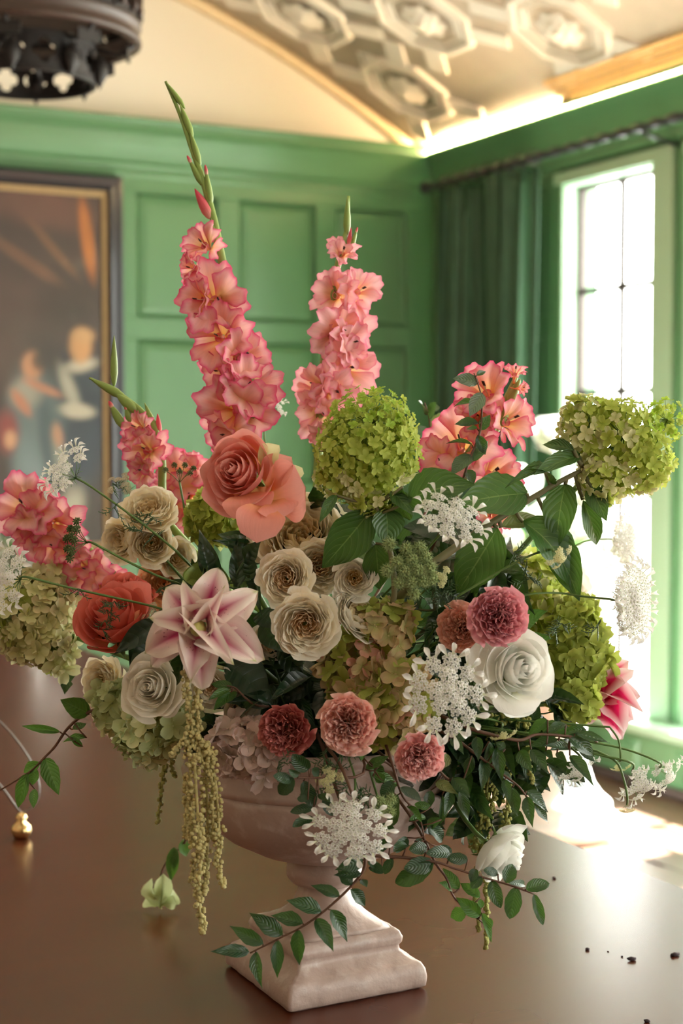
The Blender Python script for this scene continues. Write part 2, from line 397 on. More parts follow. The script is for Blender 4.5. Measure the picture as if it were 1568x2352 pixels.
me_f1 = ring(8, .27, .045, .022, A8).done('coffer_frame', ornc); me_f2 = ring(8, .205, .02, .014, A8).done('coffer_frame', ornc); me_f3 = ring(8, .175, .012, .008, A8).done('coffer_frame', ornc)
def rosette():
    mb = MB()
    for (n, r, h, ph) in ((8, .12, .018, 0), (8, .075, .032, .39)):
        for k in range(n):
            a = 2*math.pi*k/n+ph; M = Matrix.Rotation(a, 4, 'Z')
            g = []; fs = []
            for j in range(5):
                for i in range(5):
                    u, v = i/2-1, j/4; wd = r*.42*math.sin(math.pi*(.12+.8*v))
                    g.append((r*v, u*wd, h*math.sin(v*2.6)*(1-.35*u*u)+.004))
            for j in range(4):
                for i in range(4): q = j*5+i; fs.append((q, q+5, q+6, q+1))
            mb.add(g, fs, None, M)
    mb.lathe([(.03, 0), (.034, .02), (.026, .036), (0, .042)], 12); return mb.done('rosette', ornc, True)
me_r = rosette(); me_st = MB().box(-.045, .045, -.5, .5, 0, .016, ch=.004).done('strap', ornc)
me_dia = ring(4, .12, .025, .018, 0).done('diamond', ornc); me_bos = MB().lathe([(.055, 0), (.052, .012), (.03, .026), (0, .03)], 10).done('boss', ornc, True)
PY, PS = .56, .50
for i in range(-2, 16):
    for j in range(10):
        y = 5.78-i*PY; s = .30+j*PS+(0 if i % 2 == 0 else PS/2)
        if y < YF+.3 or y > YW-.25 or s > 4.9: continue
        c, nn, tt = VP(y, s, 0.0); Y = Vector((0, 1, 0)); M = Matrix((tt, nn.cross(tt), nn)).transposed().to_4x4(); M.translation = c; M = M @ Matrix.Scale(.84, 4)
        fo = ob('coffer', me_f1, ceil, M); ob('coffer_moulding', me_f2, fo); ob('coffer_moulding', me_f3, fo); ob('rosette', me_r, fo)
        for (a, l) in ((A8*2*1.02, .2), (-A8*2*1.02, .2), (A8*6, .2), (-A8*6, .2)):
            o = ob('strap', me_st, ceil, M @ Matrix.Rotation(a-math.pi/2, 4, 'Z') @ Matrix.Translation((0, .33, 0))); o.scale = (1, .18, 1)
        if s+PS/2 < 4.9: c2 = M @ Matrix.Translation((.25, 0, 0)) @ Matrix.Scale(.7, 4); ob('diamond', me_dia, ceil, c2); ob('boss', me_bos, ceil, c2)
for k in range(6):    # gilded reeds that run along the springing
    s = -.02+k*.028; c, nn, tt = VP(0, s, .012)
    ob('reed', MB().tube([(c.x, 5.0, c.z), (c.x, 0, c.z), (c.x, YF+.02, c.z)], .012, 8).done('reed', gilt, True), ceil)
ob('hip_bead', MB().tube([VP(YW-.03, S0+.1+i*.13, .02)[0] for i in range(30)], .028, 8).done('bead', plain('warm_plaster', (.78, .62, .40), .6), True), ceil)

# ================================================================ CURTAIN AND POLE
t = NT('green_velvet'); n = t.noise(60, 4); n2 = t.noise(8, 3); c = t.mix(n2, (.014, .048, .022), (.035, .105, .050))
t.set(Base_Color=c, Roughness=.62, Sheen_Weight=.6, Sheen_Roughness=.35, Sheen_Tint=(.6, 1, .7, 1)); t.bump(n, .3, .003); velvet = t.m
def curt(u, v):
    y = 5.86-.70*((u+1)/2); fl_ = .030*math.sin(u*26+1.2*math.sin(v*2))+.014*math.sin(u*47+2)
    z = .02+2.375*v; k = 1-.35*v**6; return (3.555+fl_*k+.02*math.sin(v*3+u*4), y+.012*math.sin(u*40+v*2)-.10*(1-v)*u*.3, z)
cu = thing('curtain', 'dark green velvet curtain hanging in folds between the panelled corner and the window', 'curtain')
cm = grid('curtain', curt, 130, 30, velvet); o = ob('drape', cm, cu); so = o.modifiers.new('thick', 'SOLIDIFY'); so.thickness = .006
rg = MB()
for k in range(9):
    y = 5.83-k*.085; rg.tube([(3.555+.0285*math.cos(a), y, 2.432+.0285*math.sin(a)) for a in [i*math.pi/5 for i in range(11)]], .004, 5)
    ob('curtain_ring', rg.done('ring', lead, True), cu); rg = MB()
pole_m = plain('dark_pole', (.05, .05, .055), .35, metal=.4)
pl_ = thing('curtain_pole', 'dark twisted curtain pole running along the right wall above the window', 'curtain pole')
tw = MB(); nseg = 160; vs_, fs = [], []
for k in range(nseg+1):
    y = 5.95-5.2*k/nseg
    for i in range(8):
        a = 2*math.pi*i/8+k*.5; r = .0155+.004*math.cos(4*a-k*1.0*2); vs_.append((3.555+r*math.cos(a), y, 2.432+r*math.sin(a)))
for k in range(nseg):
    for i in range(8): fs.append((k*8+i, k*8+(i+1) % 8, k*8+8+(i+1) % 8, k*8+8+i))
ob('pole', mk('pole', vs_, fs, None, True, pole_m), pl_)
ob('finial', MB().lathe([(.012, 0), (.02, .01), (.012, .02), (.028, .04), (.03, .055), (.018, .08), (0, .1)], 16, Matrix.Translation((3.555, 5.95, 2.432)) @ Matrix.Rotation(-math.pi/2, 4, 'X')).done('finial', pole_m, True), pl_)
for y in (5.9, 4.46, 2.0): ob('bracket', MB().tube([(3.555, y, 2.412), (3.6, y, 2.40), (XW, y, 2.38)], .008).done('bracket', pole_m, True), pl_)

# ================================================================ PAINTING
dk = plain('black_frame', (.022, .022, .030), .35, coat=.3); gf = plain('gold_fillet', (.42, .30, .16), .5, metal=.3)
pt = thing('painting', 'large dark oil painting of figures in old dress with a black and gold frame', 'painting', (0, 0, 0))
px0, px1, pz0, pz1 = .45, 2.068, .86, 2.303
W_, H_ = 150, 130
E_ = []   # soft strokes: centre, radii (in canvas units from the right edge / top), colour, angle, hardness
def st(px, py, rx, ry, col, ang=0, hard=2.0, k=1.0): E_.append((1.647+px*.00183, 2.305-(py-435)*.001757, rx*.00183, ry*.00176, S(*col), math.radians(ang), hard, k))
st(100, 470, 150, 50, (96, 62, 52), -8); st(60, 600, 150, 14, (124, 84, 60), -32, 2, .6); st(120, 570, 90, 10, (130, 88, 58), -48, 2, .6)
st(196, 540, 14, 90, (196, 116, 52), 8, 2.4, .9); st(40, 700, 170, 60, (78, 56, 50), -20); st(150, 690, 70, 60, (62, 44, 38)); st(20, 820, 60, 90, (84, 62, 54))
st(178, 960, 60, 150, (40, 44, 62), 0, 3); st(190, 905, 34, 70, (36, 40, 56)); st(150, 890, 16, 60, (196, 190, 172), 22, 2, .9); st(178, 835, 40, 16, (206, 196, 176), 12, 2)
st(178, 790, 24, 38, (214, 158, 104), 0, 2.6); st(184, 765, 26, 18, (206, 160, 110)); st(166, 942, 40, 16, (205, 195, 175), -6, 3)
st(70, 980, 60, 130, (104, 118, 120), 0, 2.4); st(60, 1100, 40, 90, (116, 130, 134)); st(100, 1010, 20, 120, (64, 76, 84), 6, 2, .8); st(52, 900, 40, 36, (176, 166, 150), 30, 2, .8)
st(66, 838, 22, 30, (206, 146, 108), 0, 2.6); st(84, 826, 20, 24, (66, 50, 44), 0, 2, .9); st(40, 925, 34, 12, (196, 128, 98), -55, 2.4); st(90, 890, 46, 9, (200, 134, 104), -22, 2.4)
st(8, 990, 26, 50, (140, 60, 56)); st(14, 1010, 14, 22, (206, 156, 120)); st(130, 1060, 16, 70, (150, 150, 140), 14, 2, .8); st(122, 1000, 12, 30, (190, 140, 110), 10)
st(150, 1180, 30, 60, (190, 184, 166), -20, 2, .9); st(-120, 900, 70, 160, (74, 58, 50)); st(-120, 790, 24, 34, (196, 140, 104)); st(-260, 950, 80, 170, (56, 50, 60)); st(-255, 820, 24, 34, (190, 134, 100)); st(-400, 900, 80, 180, (86, 44, 40)); st(-395, 770, 24, 34, (190, 134, 100)); st(-250, 880, 44, 12, (200, 190, 170))
def sm_(x): return x*x*(3-2*x)
def paintcol(x, z):
    c = list(S(66, 48, 44)); n_ = noise.noise(Vector((x*3, z*3, 1)))*.25+noise.noise(Vector((x*14, z*9, 4)))*.12
    for (cx, cz, rx, rz, col, ang, hard, k) in E_:
        dx, dz = x-cx, z-cz; ca, sa = math.cos(ang), math.sin(ang); q = ((dx*ca+dz*sa)/rx)**2+((dz*ca-dx*sa)/rz)**2
        if q > 4: continue
        a = k*sm_(max(0, min(1, (1.45-q**.5)*hard*.48))); c = [c[i]*(1-a)+col[i]*a for i in range(3)]
    return [max(0, v*(1+n_)*.74) for v in c]
vs_, fs = [], []; cols_ = []
for j in range(H_+1):
    for i in range(W_+1):
        x, z = px0+(px1-px0)*i/W_, pz0+(pz1-pz0)*j/H_; vs_.append((x, 6.132+.0008*noise.noise(Vector((x*90, z*90, 0))), z)); cols_.append(paintcol(x, z))
for j in range(H_):
    for i in range(W_): a = j*(W_+1)+i; fs.append((a, a+1, a+W_+2, a+W_+1))
cv = mk('canvas', vs_, fs, None, True); ca_ = cv.color_attributes.new('paint', 'FLOAT_COLOR', 'POINT')
for i, c in enumerate(cols_): ca_.data[i].color = (*c, 1)
t = NT('oil_paint'); at = t('Attribute', attribute_name='paint').outputs[0]; n = t.noise(120, 3); t.set(Base_Color=at, Roughness=.45, Coat_Weight=.15); t.bump(n, .2, .001); cv.materials.append(t.m)
ob('canvas', cv, pt)
def moulding(x0, x1, z0, z1, pr, mat, nm):
    for k in range(4):
        a = [(x0, z0), (x1, z0), (x1, z1), (x0, z1)][k]; b = [(x1, z0), (x1, z1), (x0, z1), (x0, z0)][k]
        cx, cz = (x0+x1)/2, (z0+z1)/2; vs_, fs = [], []
        for (x, z) in (a, b):
            sx, sz = (1 if x > cx else -1), (1 if z > cz else -1)
            for (o_, y) in pr: vs_.append((x+sx*o_, y, z+sz*o_))
        n_ = len(pr)
        for i in range(n_-1): fs.append((i, i+1, n_+i+1, n_+i))
        ob(nm, mk(nm, vs_, fs, None, False, mat), pt)
moulding(px0, px1, pz0, pz1, [(-.004, 6.135), (-.004, 6.126), (.004, 6.120), (.012, 6.124), (.020, 6.118), (.024, 6.125)], gf, 'gold_fillet')
moulding(px0, px1, pz0, pz1, [(.022, 6.13), (.022, 6.112), (.034, 6.10), (.05, 6.105), (.064, 6.095), (.078, 6.10), (.088, 6.115), (.088, 6.175)], dk, 'frame_rail')
ob('backing_board', MB().box(px0-.03, px1+.03, 6.137, 6.176, pz0-.03, pz1+.03).done('backing', dk), pt)

# ================================================================ TABLE
t = NT('mahogany'); tc = t('TexCoord').outputs['Object']; mp = t('Mapping', {'Vector': tc, 'Scale': (2.0, 14, 6)}); n = t.noise(3.5, 6, mp.outputs[0]); mp2 = t('Mapping', {'Vector': tc, 'Scale': (3, 60, 20), 'Rotation': (0, 0, .05)})
n2 = t.noise(6, 3, mp2.outputs[0]); n3 = t.noise(2.2, 4, tc); c = t.mix(n, (.058, .012, .005), (.130, .034, .013)); c = t.mix(t.math('MULTIPLY', n2, .35), c, (.018, .006, .004))
sm = t.math('MULTIPLY_ADD', n3, .12, .20); t.set(Base_Color=c, Roughness=sm, Specular_IOR_Level=.37)
mahog = t.m
TX0, TX1, TY0, TY1, TZ = .02, 1.245, .86, 4.13, .75
tb = thing('dining_table', 'long polished dark mahogany table under the flower urn', 'table', ((TX0+TX1)/2, (TY0+TY1)/2, 0))
Mt = Matrix.Translation(-tb.location)
ob('tabletop', MB().box(TX0, TX1, TY0, TY1, TZ-.045, TZ, ch=.008).done('tabletop', mahog), tb, Mt)
ob('apron', MB().box(TX0+.1, TX1-.1, TY0+.1, TY0+.13, .62, .706).box(TX0+.1, TX1-.1, TY1-.13, TY1-.1, .62, .706).box(TX0+.1, TX0+.13, TY0+.13, TY1-.13, .62, .706).box(TX1-.13, TX1-.1, TY0+.13, TY1-.13, .62, .706).done('apron', mahog), tb, Mt)
lg = MB().lathe([(.03, 0), (.04, .02), (.03, .05), (.028, .1), (.05, .16), (.058, .22), (.04, .32), (.035, .45), (.05, .52), (.035, .56), (.055, .6), (.055, .705)], 16).done('leg', mahog, True)
for x in (TX0+.14, TX1-.14):
    for y in (TY0+.14, (TY0+TY1)/2, TY1-.14): ob('leg', lg, tb, Mt @ Matrix.Translation((x, y, 0)))

# ================================================================ URN
t = NT('whitewashed_stone'); n = t.noise(7, 5); n2 = t.noise(60, 5); c = t.mix(n, (.38, .255, .205), (.60, .48, .43)); c = t.mix(t.ramp(n2, [(.55, (0, 0, 0)), (.75, (.5, .5, .5))]), c, (.78, .72, .68))
t.set(Base_Color=c, Roughness=.42, Specular_IOR_Level=.5, Coat_Weight=.12, Coat_Roughness=.3); t.bump(t.math('MULTIPLY_ADD', n2, .5, n), .55, .006); stone = t.m
UC = Vector((.7035, 1.390, .75))
ur = thing('pedestal_urn', 'whitewashed stone pedestal urn on a square plinth holding the flower arrangement', 'urn', UC)
def rough(me, amp, sc=40):
    for v in me.vertices: v.co += v.co.normalized()*noise.noise(v.co*sc)*amp
    return me
h = .0775
pr = [(h-.004, 0), (h, .003), (h+.001, .012), (h, .020), (h-.003, .026), (h-.010, .029), (h-.015, .0325), (h-.019, .037), (h-.0195, .042), (h-.017, .046), (h-.0165, .051), (h-.019, .056), (h-.024, .0585)]
def sqloop(hh, cr, n=14):
    out = []
    for q in range(4):
        a0 = q*math.pi/2; c, s_ = math.cos(a0), math.sin(a0)
        for k in range(n): x, y = hh, -hh+cr+(2*hh-2*cr)*k/n; out.append((x*c-y*s_, x*s_+y*c))
        for k in range(4): a = k*math.pi/8; x, y = hh-cr+cr*math.cos(a), hh-cr+cr*math.sin(a); out.append((x*c-y*s_, x*s_+y*c))
    return out
mb = MB(); vs_, fs = [], []; pr2 = []
for i in range(len(pr)-1):
    for k in range(2): pr2.append((pr[i][0]+(pr[i+1][0]-pr[i][0])*k/2, pr[i][1]+(pr[i+1][1]-pr[i][1])*k/2))
pr2.append(pr[-1])
for (r, z) in pr2: vs_ += [(x, y, z) for (x, y) in sqloop(r, .004)]
nl = len(sqloop(h, .004))
for i in range(len(pr2)-1):
    for k in range(nl): fs.append((i*nl+k, i*nl+(k+1) % nl, (i+1)*nl+(k+1) % nl, (i+1)*nl+k))
fs += [tuple(range(nl-1, -1, -1)), tuple(range((len(pr2)-1)*nl, len(pr2)*nl))]
ob('plinth', rough(mb.add(vs_, fs).done('plinth', stone, True), .0022, 55), ur)
pr = [(h-.024, .0583), (.050, .062), (.044, .066), (.038, .073), (.032, .082), (.028, .092), (.026, .101)]
ob('flared_foot', rough(MB().lathe(pr, 48, None, 0, [1, .25, .1, .03, 0, 0, 0]).done('foot', stone, True), .0012), ur)
ob('knop', rough(MB().lathe([(.026, .100), (.034, .102), (.039, .108), (.039, .117), (.034, .124), (.03, .128)], 40).done('knop', stone, True), .0008), ur)
ob('bowl', rough(MB().lathe([(.03, .126), (.048, .130), (.075, .139), (.10, .152), (.12, .168), (.134, .186), (.141, .205), (.1425, .214)], 72).done('bowl', stone, True), .001, 30), ur)
ob('rim', rough(MB().lathe([(.1425, .213), (.146, .216), (.147, .221), (.144, .225), (.1435, .24), (.147, .247), (.152, .252), (.152, .258), (.146, .261), (.136, .258), (.134, .24), (.12, .20), (0, .19)], 72).done('rim', stone, True), .0008, 30), ur)
HUB = UC+Vector((0, 0, .285))
foam = NT('floral_foam'); n = foam.noise(40, 3); foam.set(Base_Color=foam.mix(n, (.012, .03, .010), (.03, .06, .02)), Roughness=.95); foam = foam.m
fm = bpy.data.meshes.new('foam'); import bmesh
bm = bmesh.new(); bmesh.ops.create_icosphere(bm, subdivisions=4, radius=1); bm.to_mesh(fm); bm.free(); fm.materials.append(foam)
for v in fm.vertices: v.co = Vector((v.co.x*.105, v.co.y*.105, v.co.z*.085))*(1+.10*noise.noise(v.co*4)+.04*noise.noise(v.co*12))
fm.polygons.foreach_set('use_smooth', [True]*len(fm.polygons))
thing('floral_foam', 'dark green floral foam mound in the urn behind the flower stems', 'foam', UC+Vector((0, 0, .255)), None, fm)

# ================================================================ FLOWER MATERIALS
COR = petal_mat('coral_petal', [(0, (.80, .50, .12)), (.28, (.85, .38, .17)), (.6, (.88, .33, .26)), (1, (.90, .43, .38))], veins=.06, trans=.34)
COR2 = petal_mat('deep_coral_petal', [(0, (.80, .36, .12)), (.4, (.80, .20, .12)), (1, (.84, .25, .20))], veins=.06, trans=.3)
WHI = petal_mat('white_petal', [(0, (.72, .72, .48)), (.35, (.91, .91, .83)), (1, (.95, .95, .91))], veins=.03, trans=.3)
IVO = petal_mat('ivory_petal', [(0, (.70, .62, .38)), (.4, (.95, .90, .77)), (1, (.97, .94, .86))], veins=.04, trans=.3)
CRE = petal_mat('cream_petal', [(0, (.80, .50, .18)), (.35, (.93, .80, .52)), (.75, (.96, .88, .68)), (1, (.97, .92, .77))], veins=.05, trans=.3)
CRW = petal_mat('spray_rose_petal', [(0, (.74, .42, .16)), (.35, (.94, .81, .57)), (.7, (.97, .90, .74)), (1, (.98, .94, .83))], veins=.04, trans=.28)
PEA = petal_mat('peach_petal', [(0, (.85, .36, .08)), (.5, (.86, .48, .22)), (1, (.86, .58, .38))], veins=.06, trans=.3)
CAR = {'dusty': petal_mat('dusty_pink_carnation', [(0, (.52, .12, .15)), (.6, (.78, .30, .36)), (1, (.88, .46, .50))], veins=.1, trans=.2, rough=.7),
       'salmon': petal_mat('salmon_carnation', [(0, (.78, .30, .20)), (.6, (.92, .46, .36)), (1, (.95, .60, .50))], veins=.08, trans=.25, rough=.7),
       'pink': petal_mat('light_pink_carnation', [(0, (.74, .28, .24)), (.6, (.92, .48, .42)), (1, (.96, .68, .61))], veins=.08, trans=.25, rough=.7),
       'deep': petal_mat('rose_red_carnation', [(0, (.34, .05, .06)), (.6, (.56, .13, .14)), (1, (.76, .30, .28))], veins=.1, trans=.15, rough=.7),
       'candy': petal_mat('candy_pink_carnation', [(0, (.78, .26, .25)), (.6, (.93, .46, .45)), (1, (.96, .64, .62))], veins=.08, trans=.25, rough=.7)}
GLA = petal_mat('gladiolus_petal', [(0, (.86, .50, .10)), (.22, (.90, .55, .26)), (.5, (.90, .47, .38)), (.85, (.92, .60, .58)), (1, (.90, .45, .50))], edge=(.72, .04, .19), ek=.95, epow=3.6, veins=.12, trans=.36)
GLP = petal_mat('pale_gladiolus_petal', [(0, (.88, .58, .16)), (.25, (.90, .52, .32)), (.55, (.90, .50, .48)), (1, (.92, .58, .60))], edge=(.78, .10, .27), ek=.75, epow=6, veins=.12, trans=.36)
GLD = petal_mat('bud_petal', [(0, (.86, .60, .42)), (.4, (.80, .18, .20)), (1, (.68, .03, .10))], veins=.12, trans=.25)
LIL = petal_mat('lily_petal', [(0, (.60, .55, .25)), (.15, (.88, .76, .70)), (.8, (.92, .80, .74)), (.97, (.90, .80, .70)), (1, (.55, .60, .25))], mid=((.56, .06, .19), 1.35, 1.25), spots=(.18, .01, .04), veins=.05, trans=.25, rough=.4)
LIP = petal_mat('pink_lily_petal', [(0, (.60, .35, .2)), (.15, (.85, .45, .50)), (.8, (.92, .68, .70)), (1, (.92, .80, .78))], mid=((.68, .015, .12), 1.0, 2.0), veins=.05, trans=.3, rough=.4)
HYG = petal_mat('lime_hydrangea_petal', [(0, (.42, .52, .07)), (1, (.60, .68, .16))], veins=.05, trans=.4)
HYT = petal_mat('tip_hydrangea_petal', [(0, (.28, .44, .03)), (1, (.40, .56, .07))], veins=.05, trans=.35)
HYC = petal_mat('cream_hydrangea_petal', [(0, (.60, .62, .24)), (1, (.84, .82, .50))], veins=.05, trans=.35)
HYO = petal_mat('olive_hydrangea_petal', [(0, (.30, .36, .05)), (1, (.46, .52, .12))], veins=.05, trans=.35)
HYW = petal_mat('straw_hydrangea_petal', [(0, (.50, .50, .22)), (1, (.76, .66, .42))], veins=.06, trans=.3)
HYA = petal_mat('antique_hydrangea_petal', [(0, (.42, .46, .14)), (.5, (.60, .52, .24)), (1, (.66, .52, .30))], edge=(.60, .30, .20), ek=.4, epow=3, veins=.10, trans=.3)
HYP = petal_mat('antique_pink_hydrangea_petal', [(0, (.52, .50, .22)), (.4, (.70, .38, .27)), (1, (.70, .36, .28))], veins=.10, trans=.3)
HYB = petal_mat('blush_hydrangea_petal', [(0, (.66, .56, .44)), (1, (.84, .66, .62))], veins=.05, trans=.3)
HYS = petal_mat('sage_hydrangea_petal', [(0, (.45, .52, .20)), (1, (.58, .66, .36))], veins=.05, trans=.3)
UMB = petal_mat('umbel_petal', [(0, (.70, .76, .50)), (.4, (.90, .91, .86)), (1, (.93, .93, .91))], veins=.02, trans=.25)
stemg = plain('green_stem', (.10, .19, .045), .5, scale=60); stemd = plain('dark_green_stem', (.045, .10, .03), .5, scale=60); bark = plain('brown_twig', (.12, .055, .03), .6, scale=80, bump=.2); branch_m = plain('woody_stem', (.17, .16, .075), .6, scale=60, bump=.3)
sepal_m = plain('sepal_green', (.17, .28, .08), .5, scale=40); budg = plain('bud_green', (.22, .32, .07), .45, vary=.3, scale=30)
seed_m = plain('seed_green', (.30, .38, .15), .7, vary=.35, scale=200); seedd = plain('dark_seed_green', (.10, .14, .04), .7, vary=.35, scale=200)
amar = plain('amaranth_cream', (.50, .44, .19), .8, vary=.35, scale=180); amarg = plain('amaranth_olive', (.32, .32, .09), .8, vary=.3, scale=160)
stam = plain('stamen_cream', (.80, .78, .58), .6); stami = plain('dark_anther', (.06, .02, .02), .6)
LH = leaf_mat('hydrangea_leaf', (.020, .075, .010), (.055, .145, .028), nv=7, slope=.75)
LS = leaf_mat('glossy_leaf', (.010, .045, .014), (.026, .080, .026), rough=.30, nv=9, slope=.5, coat=.4, vk=.3, vein=(.14, .22, .08))
LF = leaf_mat('fresh_leaf', (.040, .130, .018), (.090, .220, .035), rough=.38, nv=8, slope=.5, vk=.4)
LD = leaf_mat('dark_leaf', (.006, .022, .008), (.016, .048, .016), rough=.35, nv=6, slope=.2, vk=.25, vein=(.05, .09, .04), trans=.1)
LT = leaf_mat('tarnished_leaf', (.17, .19, .07), (.26, .28, .11), rough=.5, nv=8, vk=.3)
LG = leaf_mat('grey_green_leaf', (.07, .11, .08), (.12, .17, .12), rough=.3, nv=8, vk=.3, coat=.5)

CEN1 = petal_mat('spray_rose_centre', [(0, (.72, .36, .10)), (.5, (.86, .60, .32)), (1, (.95, .84, .66))], veins=.05, trans=.3)
CEN2 = petal_mat('cream_rose_centre', [(0, (.76, .42, .10)), (.5, (.88, .68, .36)), (1, (.95, .86, .64))], veins=.05, trans=.3)
# ================================================================ PIECE MESHES
def rnd(a, b): return random.uniform(a, b)
def sm(x): x = max(0.0, min(1.0, x)); return x*x*(3-2*x)
_mc = {}
def cached(key, fn):
    if key not in _mc: _mc[key] = fn()
    return _mc[key]
def withmat(key, mat, fn):
    k = (key, mat.name)
    if k not in _mc:
        b = cached(key, fn); m = b.copy(); m.materials.clear(); m.materials.append(mat); _mc[k] = m
    return _mc[k]
def wedge(rho, h, phi, r0=.03, lip=0.0, belly=.12, ruf=0.0, rk=5, seed=0, spiral=.10, fringe=0.0, tipup=.05, nu=10, nv=9, low=.25, base=.22, rnd_=.34, zr=0.0, tipr=0.0):
    """petal as a wedge of a cup round the flower's axis (+Z)"""
    ph0 = seed*1.7
    def fn(u, v0):
        v = v0*(1-rnd_*abs(u)**2.8)
        if fringe: v = v0*(1-.10*abs(u)**2) * (1-fringe*abs(((u*rk*1.7+seed) % 1.0)*2-1)*v0**6)
        a, b, c, d = (r0, 0), (rho*.9+belly, h*low), (rho*1.02+belly*.4, h*.75), (rho, h)
        q = 1-v; r = a[0]*q**3+3*b[0]*q*q*v+3*c[0]*q*v*v+d[0]*v**3; z = a[1]*q**3+3*b[1]*q*q*v+3*c[1]*q*v*v+d[1]*v**3
        wv = base+(1-base)*sm(v*1.55); an = u*phi*wv
        e = v**5; cu = lip*e*(.55+.75*abs(u)**1.5); r += cu; z -= abs(lip)*.55*e*(.4+.8*abs(u)**2) if lip > 0 else 0
        g_ = math.exp(-(u/.20)**2)*v**7; z += tipup*g_; r += tipr*g_
        r *= 1+spiral*u
        if ruf:
            k = ruf*v**2; r += (k*math.sin(u*rk+ph0)+k*.6*math.sin(u*rk*2.3+ph0*2+v*3))*(1-.85*zr); z += k*(.7+.8*zr)*math.cos(u*rk*1.3+ph0+1)+k*zr*.6*math.sin(u*rk*2.1+ph0)
        return Vector((r*math.cos(an), r*math.sin(an), z))
    return grid('petal', fn, nu, nv)
def flat_petal(fold=.12, arch=.25, recurve=.5, wav=.03, wk=9, shape='lily', seed=0, cup=.25, nu=8, nv=14):
    """unit petal: base at origin, tip at +Y, width 1, face +Z"""
    def fn(u, v):
        if shape == 'lily': wd = (math.sin(math.pi*min(1, v**.85))**.75)*.5*(1 if v < .5 else 1)+.03*(1-v)
        elif shape == 'round': wd = .5*(.25+.75*sm(v*1.5))*(max(0, 1-max(0, (v-.62)/.38)**2.6))**.5
        elif shape == 'broad': wd = .5*(.22+.78*sm(v*1.7))*(max(0, 1-max(0, (v-.40)/.60)**2.3))**.72
        else: wd = .5*(.12+.88*sm(v*1.35))*(max(0, 1-max(0, (v-.72)/.28)**2.4))**.5
        x = u*wd; z = cup*x*x*2-fold*math.exp(-(u/.16)**2)*math.sin(math.pi*v)*.18+arch*math.sin(math.pi*v*.8)-recurve*max(0, v-.55)**2*1.8
        z += wav*math.sin(v*wk+seed+(1 if u > 0 else 0)*2)*abs(u)**2*(1 if v < .97 else 0)+wav*.5*math.sin(v*wk*2.1+seed*3+u*3)*abs(u)**2
        return Vector((x, v, z))
    return grid('petal', fn, nu, nv)
def leaf(shape='ovate', fold=.22, arch=.12, ser=.02, nser=14, wav=.02, seed=0, nu=6, nv=16, quilt=0.0):
    """unit leaf: base at origin, tip at +Y, width 1, face +Z"""
    def fn(u, v):
        if shape == 'ovate': wd = math.sin(math.pi*v**.78)**.85*(1 if v < .6 else (1-(v-.6)*.35))
        elif shape == 'lance': wd = math.sin(math.pi*v**.70)**1.15
        elif shape == 'round': wd = math.sin(math.pi*v**.92)**.62
        else: wd = math.sin(math.pi*v**.9)**.8
        wd = max(0, wd)*.5
        if ser and abs(u) > .99: wd *= 1+ser*((v*nser) % 1.0-.5)*2
        x = u*wd; z = fold*abs(x)*(1-.3*v)-arch*(v-.3)**2*1.6+arch*.15+wav*math.sin(v*7+seed+u*2)*abs(u)
        if quilt: z += quilt*abs(math.sin((v-abs(u)*.45)*math.pi*7))*abs(u)*(1-v)
        return Vector((x, v, z))
    return grid('leaf', fn, nu, nv)

def stem_to(obj, p, axis, col=None, r=.0022, hub=None, ln=.05, name='stem'):
    """a flower's own stem, from its base back into the foam"""
    h_ = hub or (HUB+Vector((rnd(-.05, .05), rnd(-.05, .05), rnd(-.06, .03))))
    pts = bez(p, p-axis*ln, h_*.6+(p-axis*ln)*.4, h_, 10)
    M = obj.matrix_basis.inverted()
    mb = MB().tube([M @ q for q in pts], [r/obj.scale[0]]*11, 6)
    return ob(name, mb.done('stem', col or stemg, True), obj)
def flower(name, label, cat, px, py, d, rpx, face, roll=0.0, zface=.5, group=None):
    R = PX(rpx, d); ax = V3(*face); org = P(px, py, d)-ax*(R*zface)
    o = bpy.data.objects.new(name, None); C.objects.link(o)
    o.matrix_basis = Matrix.Translation(org) @ frame(ax, UPV, roll) @ Matrix.Scale(R, 4)
    o['label'] = label; o['category'] = cat
    if group: o['group'] = group
    return o, org, ax, R
def calyx(o, mat=None, s=1.0):
    m = withmat('sepal', mat or sepal_m, lambda: flat_petal(.2, .1, .9, .02, shape='lily', nu=4, nv=8))
    for k in range(5):
        a = 2*math.pi*k/5+.3; dr = Vector((math.cos(a), math.sin(a), 0))
        ob('sepal', m, o, between(Vector((0, 0, .02))+dr*.05, dr*.62*s+Vector((0, 0, -.02)), .17*s, Vector((0, 0, 1))))
    ob('receptacle', withmat('hip', mat or sepal_m, lambda: MB().lathe([(.0, -.17), (.06, -.15), (.10, -.06), (.085, .03), (.0, .05)], 10).done('hip', sepal_m, True)), o)

